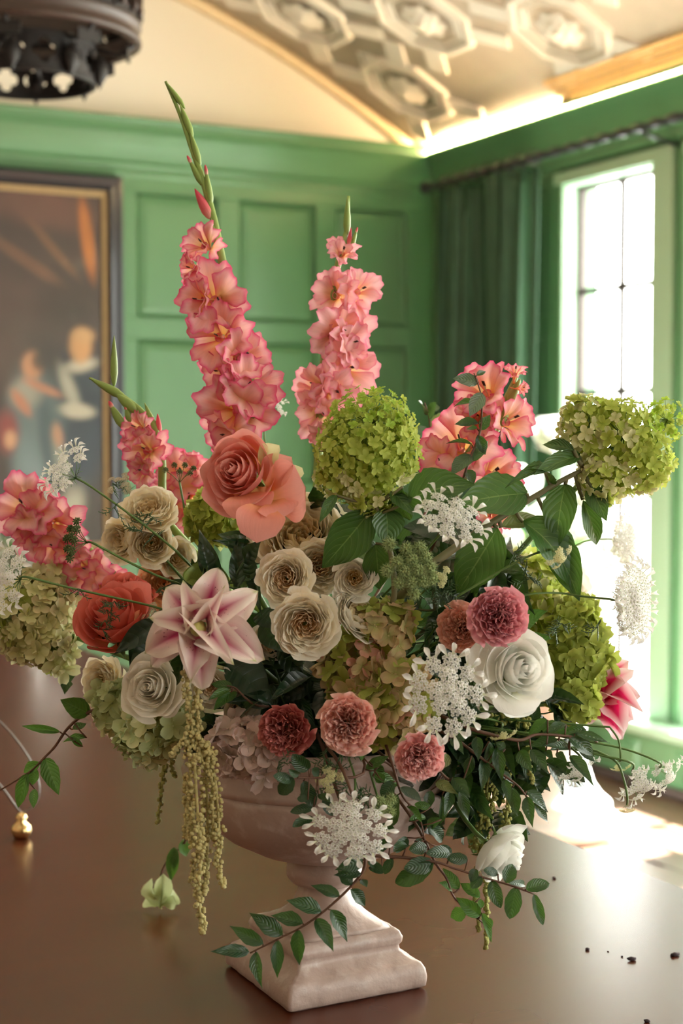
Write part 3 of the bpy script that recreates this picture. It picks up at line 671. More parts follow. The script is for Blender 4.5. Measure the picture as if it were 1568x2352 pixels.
def rose(label, px, py, d, rpx, face, mat, roll=0, n=26, open_=1.0, outer=0, hh=1.0, stem=True, seed=0, hub=None, var='hy'):
    o, org, ax, R = flower('rose', label, 'flower', px, py, d, rpx, face, roll, .62*hh, 'roses of the arrangement')
    if stem: stem_to(o, org, ax, hub=hub)
    calyx(o)
    for i in range(n):
        t_ = i/(n-1); rho = .05+.88*t_**1.12*open_; h_ = (.98-.46*t_**1.4)*hh
        phi = 2.4-1.45*t_**.7; lip = 0 if t_ < .25 else .20*(t_-.25)/.75
        k = (var, i, n, open_, hh)
        m = withmat(k, mat, lambda: wedge(rho, h_, phi, lip=lip, belly=.10*t_, ruf=.008+.030*t_, rk=3.1, seed=i, spiral=.16 if t_ < .5 else .09, tipup=.02+.06*t_, tipr=.11*t_**2, low=.22, nu=16, nv=12))
        a = math.radians(137.5*i+seed*40)
        ob('petal', m, o, Matrix.Rotation(a+rnd(-.3, .3)*t_, 4, 'Z') @ Matrix.Rotation(rnd(-.16, .10)*t_, 4, 'Y') @ Matrix.Rotation(rnd(-.06, .06)*t_, 4, 'X') @ Matrix.Diagonal((rnd(.95, 1.03),)*2+(rnd(.93, 1.05), 1)))
    return o, org, ax, R
CENTRE = {}
def garden_rose(label, px, py, d, rpx, face, mat, roll=0, n=46, seed=0, stem=True, deep=.60, cat='flower', grp='spray roses of the arrangement', spread=.5):
    o, org, ax, R = flower('garden_rose', label, cat, px, py, d, rpx, face, roll, deep*.8, grp); R = R
    o.scale = [x*1.10 for x in o.scale]
    if stem: stem_to(o, org, ax, r=.0016)
    calyx(o)
    n = int(n*1.2); 
    for i in range(n):
        t_ = i/(n-1); rho = .07+.86*t_**.85; h_ = deep*(.60+.34*math.sin(min(1, t_*1.25)*2.4))*(1-.35*max(0, t_-.72)/.28)
        q = i % 3
        phi = (1.35-.66*t_)*(1+.15*(q-1)); lip = .01+.17*t_**3
        m = withmat(('gr', i, n, deep), CENTRE.get(mat.name, mat) if t_ < .34 else mat, lambda: wedge(rho, h_, phi, lip=lip, belly=.05, ruf=.022+.030*(1-t_)*(1 if t_ > .15 else .4)+.018*t_*t_, rk=4.2, seed=i, spiral=.16, tipup=.02+.04*t_, tipr=.10*t_**1.5, nu=14, nv=8, low=.2, rnd_=.4))
        a = math.radians(137.5*i+seed*53+rnd(-14, 14))
        ob('petal', m, o, Matrix.Rotation(a, 4, 'Z') @ Matrix.Rotation(rnd(-.09, .07), 4, 'Y') @ Matrix.Rotation(rnd(-.06, .06), 4, 'X') @ Matrix.Scale(rnd(.95, 1.05), 4))
    return o, org, ax, R
def carnation(label, px, py, d, rpx, face, mat, seed=0, roll=0, n=44, stem=True):
    o, org, ax, R = flower('carnation', label, 'flower', px, py, d, rpx, face, roll, .5, 'carnations')
    if stem: stem_to(o, org, ax, r=.0016)
    ob('calyx', withmat('ccal', sepal_m, lambda: MB().lathe([(.05, -.5), (.12, -.42), (.15, -.2), (.17, .05), (.2, .12)], 12).done('calyx', sepal_m, True)), o)
    for i in range(n):
        t_ = i/(n-1); rho = .03+.89*t_**.72; h_ = .92*(1-t_**2.0)**.6*.72+.10
        m = withmat(('ca', i), mat, lambda: wedge(rho, h_, .95+.45*(1-t_), lip=.03+.06*t_, belly=-.02, ruf=.125-.045*t_, rk=9.0+(i % 3)*1.5, seed=i*1.3, spiral=.10, fringe=.035, tipup=0, nu=24, nv=8, low=.55, r0=.012, base=.3, rnd_=.10, zr=t_**.8))
        a = math.radians(137.5*i+seed*37+rnd(-12, 12))
        ob('petal', m, o, Matrix.Rotation(a, 4, 'Z') @ Matrix.Rotation(rnd(-.16, .14), 4, 'Y') @ Matrix.Rotation(rnd(-.12, .12), 4, 'X') @ Matrix.Scale(rnd(.90, 1.06), 4))
    return o
def floret_mesh(kind=0, n=4, cup=.3):
    mb = MB()
    for k in range(n):
        a = 2*math.pi*k/n+.1*kind; g, fs, uv = [], [], []; ln = 1+.12*math.sin(k*2+kind)
        for j in range(6):
            for i in range(5):
                u, v = i/2-1, j/5; wd = .43*max(.06, 1-((v-.60)/.47)**2)**.5 if v > .13 else .10
                x = v*ln; y = u*wd; z = cup*x*x*(1-.7*x)+.16*u*u*v-.05*math.cos(u*2)*v+.03*math.sin(k*3+u*4+kind)
                g.append((x, y, z)); uv.append((i/4, v))
        for j in range(5):
            for i in range(4): q = j*5+i; fs.append((q, q+5, q+6, q+1))
        mb.add(g, fs, uv, Matrix.Rotation(a, 4, 'Z') @ Matrix.Rotation(-.12*((k+kind) % 2), 4, 'Y'))
    mb.add([(.09, 0, .03), (0, .09, .03), (-.09, 0, .03), (0, -.09, .03), (0, 0, .12)], [(0, 1, 4), (1, 2, 4), (2, 3, 4), (3, 0, 4)])
    me = mk('floret', mb.v, mb.f, mb.uv, True); return me
def hydrangea(label, lobes, n, size, mats, tip=None, inner=.5, name='hydrangea', stem=True, seed=0, cup=.3, ns=3, smin=.45, axis=None, leafy=None):
    """lobes: (px, py, depth, rx, ry, rz) in pixels; size: floret radius in pixels; mats: [(material, weight)]"""
    random.seed(100+seed); L = []
    for (x, y, d, rx, ry, rz) in lobes: L.append((P(x, y, d), PX(rx, d), PX(ry, d), PX(rz, d)))
    cen = L[0][0]; o = bpy.data.objects.new(name, None); C.objects.link(o); o.location = cen; o['label'] = label; o['category'] = 'flower'; o['group'] = 'hydrangea heads'
    wsum = sum(l[1]*l[2] for l in L); d0 = lobes[0][2]; R = PX(size, d0); ped = MB(); inn = MB(); pts = []
    T = P(tip[0], tip[1], lobes[-1][2]) if tip else None; span = max((T-l[0]).length for l in L) if tip else 1
    for li, (c, rx, ry, rz) in enumerate(L):
        m = max(6, int(n*rx*ry/wsum)); ph = rnd(0, 6)
        for k in range(m):
            z = 1-2*(k+.5)/m; r = math.sqrt(1-z*z); a = k*2.39996+ph; q = Vector((r*math.cos(a), z, r*math.sin(a)))
            off = RGT*q.x*rx+UPV*q.y*ry-FWD*q.z*rz; p = c+off*rnd(.90, 1.05)
            if any(j != li and ((p-L[j][0]).dot(RGT)/L[j][1])**2+((p-L[j][0]).dot(UPV)/L[j][2])**2+((p-L[j][0]).dot(FWD)/L[j][3])**2 < .62 for j in range(len(L))): continue
            nn = (RGT*q.x/rx+UPV*q.y/ry-FWD*q.z/rz).normalized(); pts.append((p, nn, c))
    tw = sum(w_ for _, w_ in mats)
    for (p, nn, c) in pts:
        s = R*rnd(.82, 1.18)
        if tip:
            f = min(1, (T-p).length/span); s *= smin+(1-smin)*sm(f*1.25)
        dr = (nn+Vector((rnd(-1, 1), rnd(-1, 1), rnd(-1, 1)))*.42).normalized(); M = Matrix.Translation(p-cen) @ frame(dr, Vector((0, 0, 1)), rnd(0, 6.3)) @ Matrix.Scale(s, 4)
        if tip: mt = mats[0][0] if f < .42+rnd(-.12, .12) else (mats[1][0] if f < .85+rnd(-.2, .2) else mats[-1][0])
        else:
            x = rnd(0, tw); mt = mats[0][0]
            for m_, w_ in mats:
                if x < w_: mt = m_; break
                x -= w_
        kd = random.randrange(ns); ob('floret', withmat(('fl', kd, cup), mt, lambda: floret_mesh(kd, 4, cup)), o, M)
        ped.tube([p-cen-nn*s*.05, (p-c)*.45+c-cen, (c-cen)], [s*.05, s*.07, s*.12], 3)
        for _ in range(2 if tip else 1):
            if rnd(0, 1) > inner: continue
            p2 = c+(p-c)*rnd(.66, .9)+Vector((rnd(-1, 1), rnd(-1, 1), rnd(-1, 1)))*s*.8; inn.mesh(withmat(('fl', 0, cup), mats[min(1, len(mats)-1)][0] if tip else mats[0][0], lambda: floret_mesh(0, 4, cup)), Matrix.Translation(p2-cen) @ frame(dr, Vector((0, 0, 1)), rnd(0, 6)) @ Matrix.Scale(s*1.1, 4))
    for j in range(1, len(L)): ped.tube([L[0][0]-cen, L[j][0]-cen], R*.12, 4)
    ob('pedicels', ped.done('pedicels', budg, True), o, kind='stuff')
    if inn.v: q = ob('inner_florets', inn.done('inner', mats[min(1, len(mats)-1)][0] if tip else mats[0][0], True), o, kind='stuff')
    if stem:
        h_ = HUB+Vector((rnd(-.04, .04), rnd(-.04, .04), rnd(-.06, .02))); ob('stem', MB().tube([Vector((0, 0, 0))]+[(q_-cen) for q_ in bez(cen, cen*.7+h_*.3, h_*.8+cen*.2, h_, 6)[1:]], .003, 6).done('stem', stemg, True), o)
    return o

def leafed(name, label, stem_px, leaves, mat, d0, d1=None, shape='ovate', rad=.0016, stem_mat=None, cat='branch', ser=.05, arch=.12, fold=.22, group='leafy branches', toward=.75, join=True, dz=.012, quilt=0, wav=.02, petiole=0):
    """a branch: stem through pixel points, each leaf from base to tip; leaves: (bx, by, tx, ty, width[, material])"""
    d1 = d1 if d1 is not None else d0; n = len(stem_px); dd = [d0+(d1-d0)*i/(max(1, n-1)) for i in range(n)]
    pts = [P(x, y, dd[i]) for i, (x, y) in enumerate(stem_px)]
    o = thing(name, label, cat, pts[0], group)
    sp = spline(pts, 5)
    if join:
        h_ = HUB+Vector((rnd(-.05, .05), rnd(-.05, .05), rnd(-.06, .02))); a = bez(h_, h_*.5+pts[0]*.5+Vector((0, 0, .02)), pts[0]-(sp[1]-sp[0]).normalized()*.03, pts[0], 8)[:-1]; full = a+sp
    else: full = sp
    k = len(full); ob('stem', MB().tube([q-pts[0] for q in full], [rad*(1.25-.75*i/k) for i in range(k)], 6).done('stem', stem_mat or bark, True), o)
    for i, lf in enumerate(leaves):
        bx, by, tx, ty, wd = lf[:5]; mt = lf[5] if len(lf) > 5 and lf[5] else mat
        best = min(range(n), key=lambda q: (stem_px[q][0]-bx)**2+(stem_px[q][1]-by)**2); db = dd[best]+rnd(-.25, .25)*dz; dt = db+rnd(-1, .7)*dz*2
        b = P(bx, by, db); tp_ = P(tx, ty, dt); nn = V3(rnd(-.35, .35), .35+rnd(-.2, .3), toward+rnd(-.15, .15)); v_ = i % 3
        me = withmat(('lf', shape, ser, arch, fold, v_, quilt), mt, lambda: leaf(shape, fold*(.7+.3*v_), arch*(.6+.5*v_), ser, 13, wav, v_*2.1, quilt=quilt))
        M = between(b, tp_, PX(wd, db), nn); M.translation = b-pts[0]; lo = ob('leaf', me, o, M)
        # short stalk back to the twig
        q = min(full, key=lambda z: (z-b).length)
        if (q-b).length > .0015 and (petiole or (q-b).length < .03):
            ob('leaf_stalk', MB().tube([b-pts[0], (b+q)/2-pts[0]+Vector((0, 0, -.001)), q-pts[0]], max(.0007, rad*.5), 5).done('stalk', stem_mat or bark, True), o)
    return o, full
def umbellet_mesh(n=22, seed=0, dome=.35, fs=.29):
    random.seed(seed+900); mb = MB(); st_ = MB()
    for k in range(n):
        r = math.sqrt((k+.5)/n); a = k*2.4; c = Vector((r*math.cos(a), r*math.sin(a), dome*(1-r*r))); nn = Vector((c.x*.7, c.y*.7, 1)).normalized()
        M = Matrix.Translation(c) @ frame(nn, Vector((0, 1, 0)), rnd(0, 6)) @ Matrix.Scale(fs*rnd(.8, 1.2), 4)
        for i in range(5):
            R_ = M @ Matrix.Rotation(i*1.2566, 4, 'Z')
            mb.add([(.12, 0, 0), (.62, -.42, .16), (1.05, -.2, .05), (.8, 0, .2), (1.05, .2, .05), (.62, .42, .16)], [(0, 1, 3), (1, 2, 3), (0, 3, 5), (3, 4, 5)], [(.5, .2), (0, .7), (.3, 1), (.5, .8), (.7, 1), (1, .7)], R_)
        mb.add([(.2, 0, .1), (0, .2, .1), (-.2, 0, .1), (0, -.2, .1), (0, 0, .45)], [(0, 1, 4), (1, 2, 4), (2, 3, 4), (3, 0, 4)], [(.5, 0)]*5, M)
    return mk('umbellet', mb.v, mb.f, mb.uv, False)
def umbel(label, px, py, d, rx, face, n=14, stem_px=None, sd=None, roll=0, big=True, mat=None, asp=1.0, seed=0, dome=.25, usz=.26, smat=None, name='lace_flower', fern=True, size_n=17, petlen=.27):
    o, org, ax, R = flower(name, label, 'flower', px, py, d, rx, face, roll, .12, 'white lace flowers'); mt = mat or UMB
    o.matrix_basis = o.matrix_basis @ Matrix.Diagonal((1, asp, 1, 1)); rays = MB(); base = Vector((0, 0, -.62)); random.seed(seed+50)
    pt_ = withmat(('up', 0), mt, lambda: flat_petal(.1, .2, .7, .02, shape='round', nu=4, nv=6, cup=.4))
    for k in range(n):
        if k == 0: r, a = 0, 0
        elif k < n*.4: r, a = .42, 2*math.pi*k/(n*.4-1)+.3
        else: r, a = .85, 2*math.pi*(k-n*.4)/(n*.6)
        r *= rnd(.92, 1.06); a += rnd(-.1, .1); c = Vector((r*math.cos(a), r*math.sin(a), dome*(1-r*r)+rnd(-.04, .04))); nn = Vector((c.x*.55, c.y*.55, 1)).normalized()
        v_ = k % 3; me = withmat(('um', v_, size_n, usz), mt, lambda: umbellet_mesh(size_n, v_)); s = usz*rnd(.9, 1.12)
        q = ob('umbellet', me, o, Matrix.Translation(c) @ frame(nn, Vector((0, 1, 0)), rnd(0, 6)) @ Matrix.Scale(s, 4))
        rays.tube([base, c*.55+base*.45+Vector((c.x*.1, c.y*.1, -.06)), c+Vector((0, 0, -.01))], .012, 4)
        if big and r > .6:
            for j in range(3):
                b = a+(j-1)*.85; st__ = c+Vector((math.cos(b), math.sin(b), 0))*s*.7; e = st__+Vector((math.cos(b), math.sin(b), rnd(-.1, .3)))*petlen*rnd(1.1, 1.7)
                ob('petal', pt_, o, between(st__, e, petlen*.62, Vector((0, 0, 1))))
    if fern:
        for k in range(8): a = k*.785; rays.tube([base, base+Vector((math.cos(a)*.25, math.sin(a)*.25, .12)), base+Vector((math.cos(a)*.42, math.sin(a)*.42, .02))], .012, 4)
    ob('rays', rays.done('rays', smat or stemg, True), o)
    Mi = o.matrix_basis.inverted(); bw = o.matrix_basis @ base
    if stem_px:
        dl = sd if sd else [d]*len(stem_px); pts = [bw]+[P(x, y, dl[i]) for i, (x, y) in enumerate(stem_px)]
        h_ = HUB+Vector((rnd(-.05, .05), rnd(-.05, .05), 0)); sp = spline(pts, 5)+bez(pts[-1], pts[-1]*.6+h_*.4, pts[-1]*.3+h_*.7, h_, 5)[1:]
    else:
        h_ = HUB+Vector((rnd(-.05, .05), rnd(-.05, .05), 0)); sp = bez(bw, bw-ax*.05, h_*.6+bw*.4, h_, 10)
    ob('stem', MB().tube([Mi @ q for q in sp], [.0011/R]*len(sp), 6).done('stem', smat or stemg, True), o)
    return o
def ferny(o_parent, pts, mat, n=5, ln=.02):
    n = max(3, n-3); ln *= .8
    """feathery leaflets along a thin stem, one mesh"""
    mb = MB()
    for p in pts:
        for k in range(n):
            dr = Vector((rnd(-1, 1), rnd(-1, 1), rnd(-1, .4))).normalized(); q = p+dr*ln*rnd(.6, 1.2); mb.tube([p, (p+q)/2+Vector((0, 0, -.002)), q], .0005, 3)
            for j in range(5):
                b = p+(q-p)*(.3+.16*j); e = b+(dr.orthogonal().normalized()*(1 if j % 2 else -1)*.8+dr*.6)*ln*.35; mb.tube([b, e], [.0006, .0003], 3)
    M = o_parent.matrix_basis.inverted(); mb.v = [M @ v for v in mb.v]
    return ob('feathery_leaf', mb.done('feathery', mat, True), o_parent)
def glad(label, stem_px, d, florets, buds=(), rad=.0042, mat=None, d1=None, hubj=True, dd_=None, bracts=()):
    """gladiolus: florets (px, py, radius, (facing), openness), buds (base px, py, tip px, py, width, kind)"""
    n = len(stem_px); dd = dd_ or [d+((d1 or d)-d)*i/(n-1) for i in range(n)]; pts = [P(x, y, dd[i]) for i, (x, y) in enumerate(stem_px)]
    o = thing('gladiolus', label, 'flower', pts[-1], 'gladiolus spikes'); sp = spline(pts, 4); k = len(sp); full = sp
    if hubj: h_ = HUB+Vector((rnd(-.05, .05), rnd(-.05, .05), 0)); full = sp+bez(pts[-1], pts[-1]*.7+h_*.3, pts[-1]*.3+h_*.7, h_, 6)[1:]
    k = len(full); c0 = pts[-1]; ob('stem', MB().tube([q-c0 for q in full], [rad*(.35+.9*min(1, i/(k*.45))) for i in range(k)], 8).done('stem', budg, True), o); mt = mat or GLA
    for i, (x, y, r, face, op) in enumerate(florets):
        dn = min(range(n), key=lambda q: (stem_px[q][0]-x)**2+(stem_px[q][1]-y)**2); dl = dd[dn]-.012; ax = V3(*face); R = PX(r, dl); R *= 1.08; c = P(x, y, dl)-ax*R*.55
        f = ob('floret', withmat('gt', mt, lambda: grid('throat', lambda u, v: Vector(((.07+.10*v*v)*math.cos(u*math.pi), (.07+.10*v*v)*math.sin(u*math.pi), -.25+.55*v)), 12, 5)), o, Matrix.Translation(c-c0) @ frame(ax, UPV, rnd(-.5, .5)) @ Matrix.Diagonal((R, R, R*1.1, 1)))
        for q in range(6):
            out = q % 2; v_ = (q+i) % 4
            m = withmat(('gp', out, v_, round(op, 1)), mt, lambda: wedge((1.06-.12*out)*op, .62+.12*(1-op), .74+.22*out, r0=.10, lip=.10+.16*op*(1-.5*out), belly=-.36*op, ruf=.10, rk=6.5, seed=v_*1.9+out, spiral=.05, tipup=.06, nu=18, nv=12, low=.8, base=.8, rnd_=.26))
            ob('petal', m, f, Matrix.Rotation(q*math.pi/3+rnd(-.1, .1), 4, 'Z') @ Matrix.Rotation(rnd(-.30, .22), 4, 'Y') @ Matrix.Rotation(rnd(-.12, .12), 4, 'X') @ Matrix.Diagonal((rnd(.85, 1.12), 1, rnd(.85, 1.15), 1)))
        sm_ = MB()
        for q in range(3): a = .5+q*.35; sm_.tube([(0, 0, .1), (.05*math.cos(a), .05*math.sin(a), .45), (.10*math.cos(a), .10*math.sin(a), .66)], .012, 4); sm_.tube([(.09*math.cos(a), .09*math.sin(a), .60), (.12*math.cos(a), .12*math.sin(a), .78)], .022, 4, 1)
        ob('stamens', sm_.done('stamens', [stam, stami], True), f)
        q = min(sp, key=lambda z: (z-c).length); b0 = c-ax*R*.3; g = MB().tube([b0-c0, (b0+q)/2-c0-ax*.004, q-c0], [R*.09, R*.10, R*.12], 6); ob('floret_tube', g.done('tube', mt, True), o)
    def budmesh(): return MB().lathe([(.05, 0), (.30, .10), (.48, .28), (.44, .5), (.30, .72), (.14, .9), (.02, 1)], 10, Matrix.Rotation(-math.pi/2, 4, 'X')).done('bud', budg, True)
    for (bx, by, tx, ty, wd, kind) in buds:
        dn = min(range(n), key=lambda q: (stem_px[q][0]-bx)**2+(stem_px[q][1]-by)**2); dl = dd[dn]; b = P(bx, by, dl); e = P(tx, ty, dl-.004); m = GLD if kind == 'pink' else budg
        M = between(b, e, PX(wd, dl), -FWD); M.translation = b-c0; M = M @ Matrix.Diagonal((1, 1, PX(wd, dl)/(e-b).length, 1)); q = ob('bud' if kind == 'pink' else 'bract', withmat('bud', m, budmesh), o, M)
        if kind == 'tip': ob('bud_tip', withmat('bud2', GLD, lambda: MB().lathe([(.2, .0), (.24, .1), (.16, .2), (0, .26)], 8, Matrix.Translation((0, .82, 0)) @ Matrix.Rotation(-math.pi/2, 4, 'X')).done('bt', GLD, True)), q)
    return o
def strand(mb, pts, r0, r1, beads=.0021, dens=1.0):
    """one tassel of amaranth: crowded little beads along a hanging cord"""
    sp = spline(pts, 8); L = sum((sp[i+1]-sp[i]).length for i in range(len(sp)-1)); n = int(L/.00125*dens*1.1); mb.tube(sp, .0014, 5)
    ico = cached('ico', lambda: ico_mesh())
    for k in range(n):
        t_ = (k+rnd(0, 1))/n*(len(sp)-1.001); i = int(t_); p = sp[i].lerp(sp[i+1], t_-i); f = t_/(len(sp)-1)
        r = (r0+(r1-r0)*f)*(1+.35*math.sin(t_*1.9)*math.sin(t_*.7+1)); a = rnd(0, 6.283); q = (sp[i+1]-sp[i]).normalized(); x = q.orthogonal().normalized(); y = q.cross(x)
        mb.add(ico[0], ico[1], None, Matrix.Translation(p+(x*math.cos(a)+y*math.sin(a))*r*rnd(.55, 1.05)) @ Matrix.Diagonal((beads*rnd(.7, 1.25),)*3+(1,)))
def ico_mesh():
    bm = bmesh.new(); bmesh.ops.create_icosphere(bm, subdivisions=1, radius=1); v = [tuple(x.co) for x in bm.verts]; f = [tuple(q.index for q in p.verts) for p in bm.faces]; bm.free(); return v, f

CENTRE.update({'spray_rose_petal': CEN1, 'cream_petal': CEN2, 'ivory_petal': CEN2})

# ================================================================ FLOWERS, placed one by one
random.seed(11)
# ---- big roses
o, org, ax, R = rose('large coral rose with sprawling outer petals at the heart of the bouquet', 543, 1082, 1.40, 100, (-.42, .22, .88), COR, roll=.4, n=26, open_=.97, hh=1.1)
def extra_petals(o, lst, mat, key, arch=.25, rec=.5, wav=.05):
    Mi = o.matrix_basis.inverted()
    for i, (bx, by, tx, ty, w_, d0, d1, n_) in enumerate(lst):
        me = withmat(('xp', key, i % 3, arch, rec), mat, lambda: flat_petal(.1, arch, rec, wav, 6+i, 'wide', i*2.0, .35, 12, 14))
        ob('petal', me, o, Mi @ between(P(bx, by, d0), P(tx, ty, d1), PX(w_, d0), V3(*n_)))
extra_petals(o, [(618, 1140, 668, 1050, 84, 1.41, 1.395, (-.3, .2, .9)), (610, 1150, 590, 1243, 112, 1.40, 1.37, (.1, .6, .8)), (615, 1145, 700, 1118, 150, 1.405, 1.39, (.2, .1, .9)), (620, 1150, 645, 1190, 100, 1.395, 1.38, (.3, .2, .9)), (560, 1130, 580, 1190, 120, 1.41, 1.385, (0, .5, .9))], COR, 'cor')
extra_petals(o, [(612, 1090, 640, 1022, 66, 1.405, 1.40, (-.4, .3, .8)), (672, 1100, 692, 1075, 40, 1.42, 1.41, (0, .3, .9))], HYC, 'corgreen', wav=.09)
rose('deep coral rose seen from the side, left of the open lily', 250, 1408, 1.47, 108, (-.25, .62, .74), COR2, roll=1, n=24, open_=.9, hh=1.25, seed=2)
o2 = rose('drooping outer coral rose with ragged petals at the left, half behind the deep coral rose', 300, 1350, 1.58, 70, (.35, .85, .4), COR2, roll=2, n=20, hh=1.2, seed=4)
o3, a_, b_, c_ = rose('large pure white rose right of centre below the dusty pink carnation', 1195, 1535, 1.37, 104, (.42, .12, .90), WHI, roll=0, n=26, open_=.96, hh=1.05, seed=1)
extra_petals(o3, [(1165, 1540, 1073, 1500, 130, 1.39, 1.37, (-.2, .3, .9)), (1180, 1590, 1185, 1643, 110, 1.38, 1.36, (0, .5, .9))], WHI, 'whi')
rose('ivory rose at the lower left under the lily', 345, 1578, 1.42, 82, (-.28, .12, .95), IVO, roll=.7, n=26, hh=1.05, seed=3)
rose('white rose hanging upside down below the right side of the urn rim', 1163, 1972, 1.42, 74, (.72, -.50, .48), WHI, roll=1.2, n=24, open_=1.05, hh=1.3, seed=5, hub=UC+Vector((.115, -.02, .262)))
garden_rose('big open cream garden rose below the large coral rose', 692, 1222, 1.455, 106, (.05, .55, .83), CRE, seed=2, n=56)
GR = 'spray roses of the arrangement'
for (lab, x, y, d, r, f, m, sd, n) in [
 ('round cream spray rose, left one of the tight middle cluster', 655, 1327, 1.40, 60, (-.12, .05, 1), CRW, 1, 56),
 ('cream spray rose partly behind the big leaf tip, top of the middle cluster', 733, 1298, 1.43, 60, (.05, .12, 1), CRW, 2, 52),
 ('smallest white spray rose, right one of the middle cluster', 815, 1328, 1.41, 46, (.05, .1, 1), IVO, 3, 40),
 ('widest cream spray rose at the bottom of the middle cluster', 700, 1435, 1.38, 70, (.0, -.05, 1), CRW, 4, 56),
 ('white spray rose turned away to the right, next to the antique hydrangea', 826, 1404, 1.41, 62, (.55, .50, .66), IVO, 5, 48),
 ('cream garden rose on top of the upper left cluster', 342, 1165, 1.50, 60, (.0, .62, .78), CRE, 6, 52),
 ('cream garden rose turned left at the edge of the upper left cluster', 272, 1243, 1.52, 50, (-.55, .0, .83), CRE, 7, 44),
 ('cream garden rose under the fern stems in the upper left cluster', 348, 1245, 1.50, 52, (.1, .1, 1), CRE, 8, 46),
 ('cream garden rose tucked right of the upper left cluster', 405, 1282, 1.55, 46, (.4, .1, .9), CRE, 9, 40),
 ('peach garden rose behind the lily and the fern stems', 375, 1335, 1.60, 60, (.0, .35, .93), PEA, 10, 44),
 ('half hidden cream spray rose right of the lily', 617, 1480, 1.47, 46, (.3, -.1, .9), CRW, 11, 40),
 ('shaded cream spray rose under the lily petals', 480, 1578, 1.45, 46, (-.1, -.1, 1), CRW, 12, 40),
 ('shaded ivory spray rose below the dark lily leaf', 556, 1622, 1.45, 44, (.2, -.1, .9), CRW, 13, 38),
 ('pale cream rose at the far right behind the dusty pink carnation', 1296, 1345, 1.72, 66, (.4, .3, .86), IVO, 14, 44),
 ('pale cream rose half hidden by the lace flower stems on the right', 1318, 1400, 1.76, 56, (.6, .1, .8), IVO, 15, 36),
 ('cream ruffled rose at the left edge above the sage hydrangea', 232, 1568, 1.52, 56, (-.5, .1, .85), CRE, 16, 40),
 ('small cream ruffled rose at the left edge beside the trailing vine', 246, 1648, 1.52, 46, (-.6, -.2, .77), CRE, 17, 34)]:
    garden_rose(lab, x, y, d, r, f, m, roll=sd*.7, seed=sd, n=n, grp=GR)
# ---- carnations
carnation('dusty pink carnation above the white rose', 1148, 1413, 1.35, 74, (.12, .12, 1), CAR['dusty'], 1)
carnation('salmon carnation tucked behind the dusty pink one', 1055, 1440, 1.41, 62, (-.35, .15, .92), CAR['salmon'], 2)
carnation('light pink carnation at the lower middle', 799, 1664, 1.34, 75, (-.05, .0, 1), CAR['pink'], 3)
carnation('deep rose red carnation in the shade left of the light pink one', 648, 1680, 1.38, 68, (-.3, -.1, .95), CAR['deep'], 4)
carnation('candy pink carnation lowest in the bouquet', 968, 1742, 1.34, 62, (.12, -.15, .97), CAR['candy'], 5)
# ---- hydrangeas
hydrangea('tall lime green panicle hydrangea above the big leaves in the middle', [(845, 1035, 1.42, 118, 118, 90), (850, 975, 1.43, 100, 86, 75), (800, 1090, 1.42, 74, 62, 55), (858, 1150, 1.41, 50, 40, 36)], 300, 17, [(HYT, 1), (HYG, 1), (HYC, 1)], tip=(860, 880), seed=1, inner=.9)
hydrangea('loose lime green panicle hydrangea reaching out to the right in front of the window', [(1430, 1000, 1.46, 84, 82, 66), (1345, 985, 1.46, 60, 76, 48), (1385, 1100, 1.45, 58, 58, 44), (1470, 1060, 1.46, 74, 72, 56), (1530, 965, 1.48, 50, 50, 36)], 300, 18, [(HYT, 1), (HYG, 1), (HYC, 1)], tip=(1570, 930), seed=2, inner=.35)
hydrangea('cream green mophead hydrangea at the far left edge', [(78, 1425, 1.60, 84, 96, 70), (120, 1350, 1.62, 66, 56, 50), (120, 1480, 1.59, 50, 56, 50)], 120, 27, [(HYC, 3), (HYW, 2), (HYO, .6)], seed=3, inner=.8)
hydrangea('antique green and pink hydrangea in the middle above the carnations', [(825, 1540, 1.42, 82, 90, 60), (880, 1445, 1.42, 70, 62, 50), (885, 1640, 1.40, 92, 76, 56), (925, 1585, 1.39, 62, 66, 44)], 110, 33, [(HYA, 2.6), (HYO, 2.4), (HYP, .9)], seed=4, inner=.8, cup=.25)
hydrangea('small olive green hydrangea under the large coral rose', [(492, 1190, 1.56, 58, 54, 48)], 46, 27, [(HYG, 2), (HYO, 2)], seed=5, inner=.8)
hydrangea('sage green hydrangea under the ivory rose at the lower left', [(345, 1680, 1.47, 74, 66, 56), (275, 1625, 1.50, 50, 60, 44), (410, 1650, 1.46, 44, 56, 40)], 84, 30, [(HYS, 3), (HYC, 1.4)], seed=6, inner=.8)
hydrangea('olive green mophead hydrangea at the right behind the white rose', [(1322, 1500, 1.56, 66, 100, 60), (1325, 1420, 1.58, 40, 46, 40), (1325, 1610, 1.53, 48, 42, 40)], 110, 28, [(HYO, 3), (HYG, 1.2)], seed=7, inner=.8)
hydrangea('yellow green hydrangea behind the dusty pink carnation', [(1230, 1350, 1.62, 60, 60, 48), (1255, 1420, 1.60, 44, 60, 40), (1190, 1310, 1.64, 50, 36, 40)], 80, 28, [(HYG, 1), (HYC, 2)], seed=8, inner=.8)
hydrangea('blush hydrangea resting on the urn rim at the left', [(570, 1720, 1.42, 80, 58, 50)], 56, 33, [(HYB, 1)], seed=9, inner=.8)
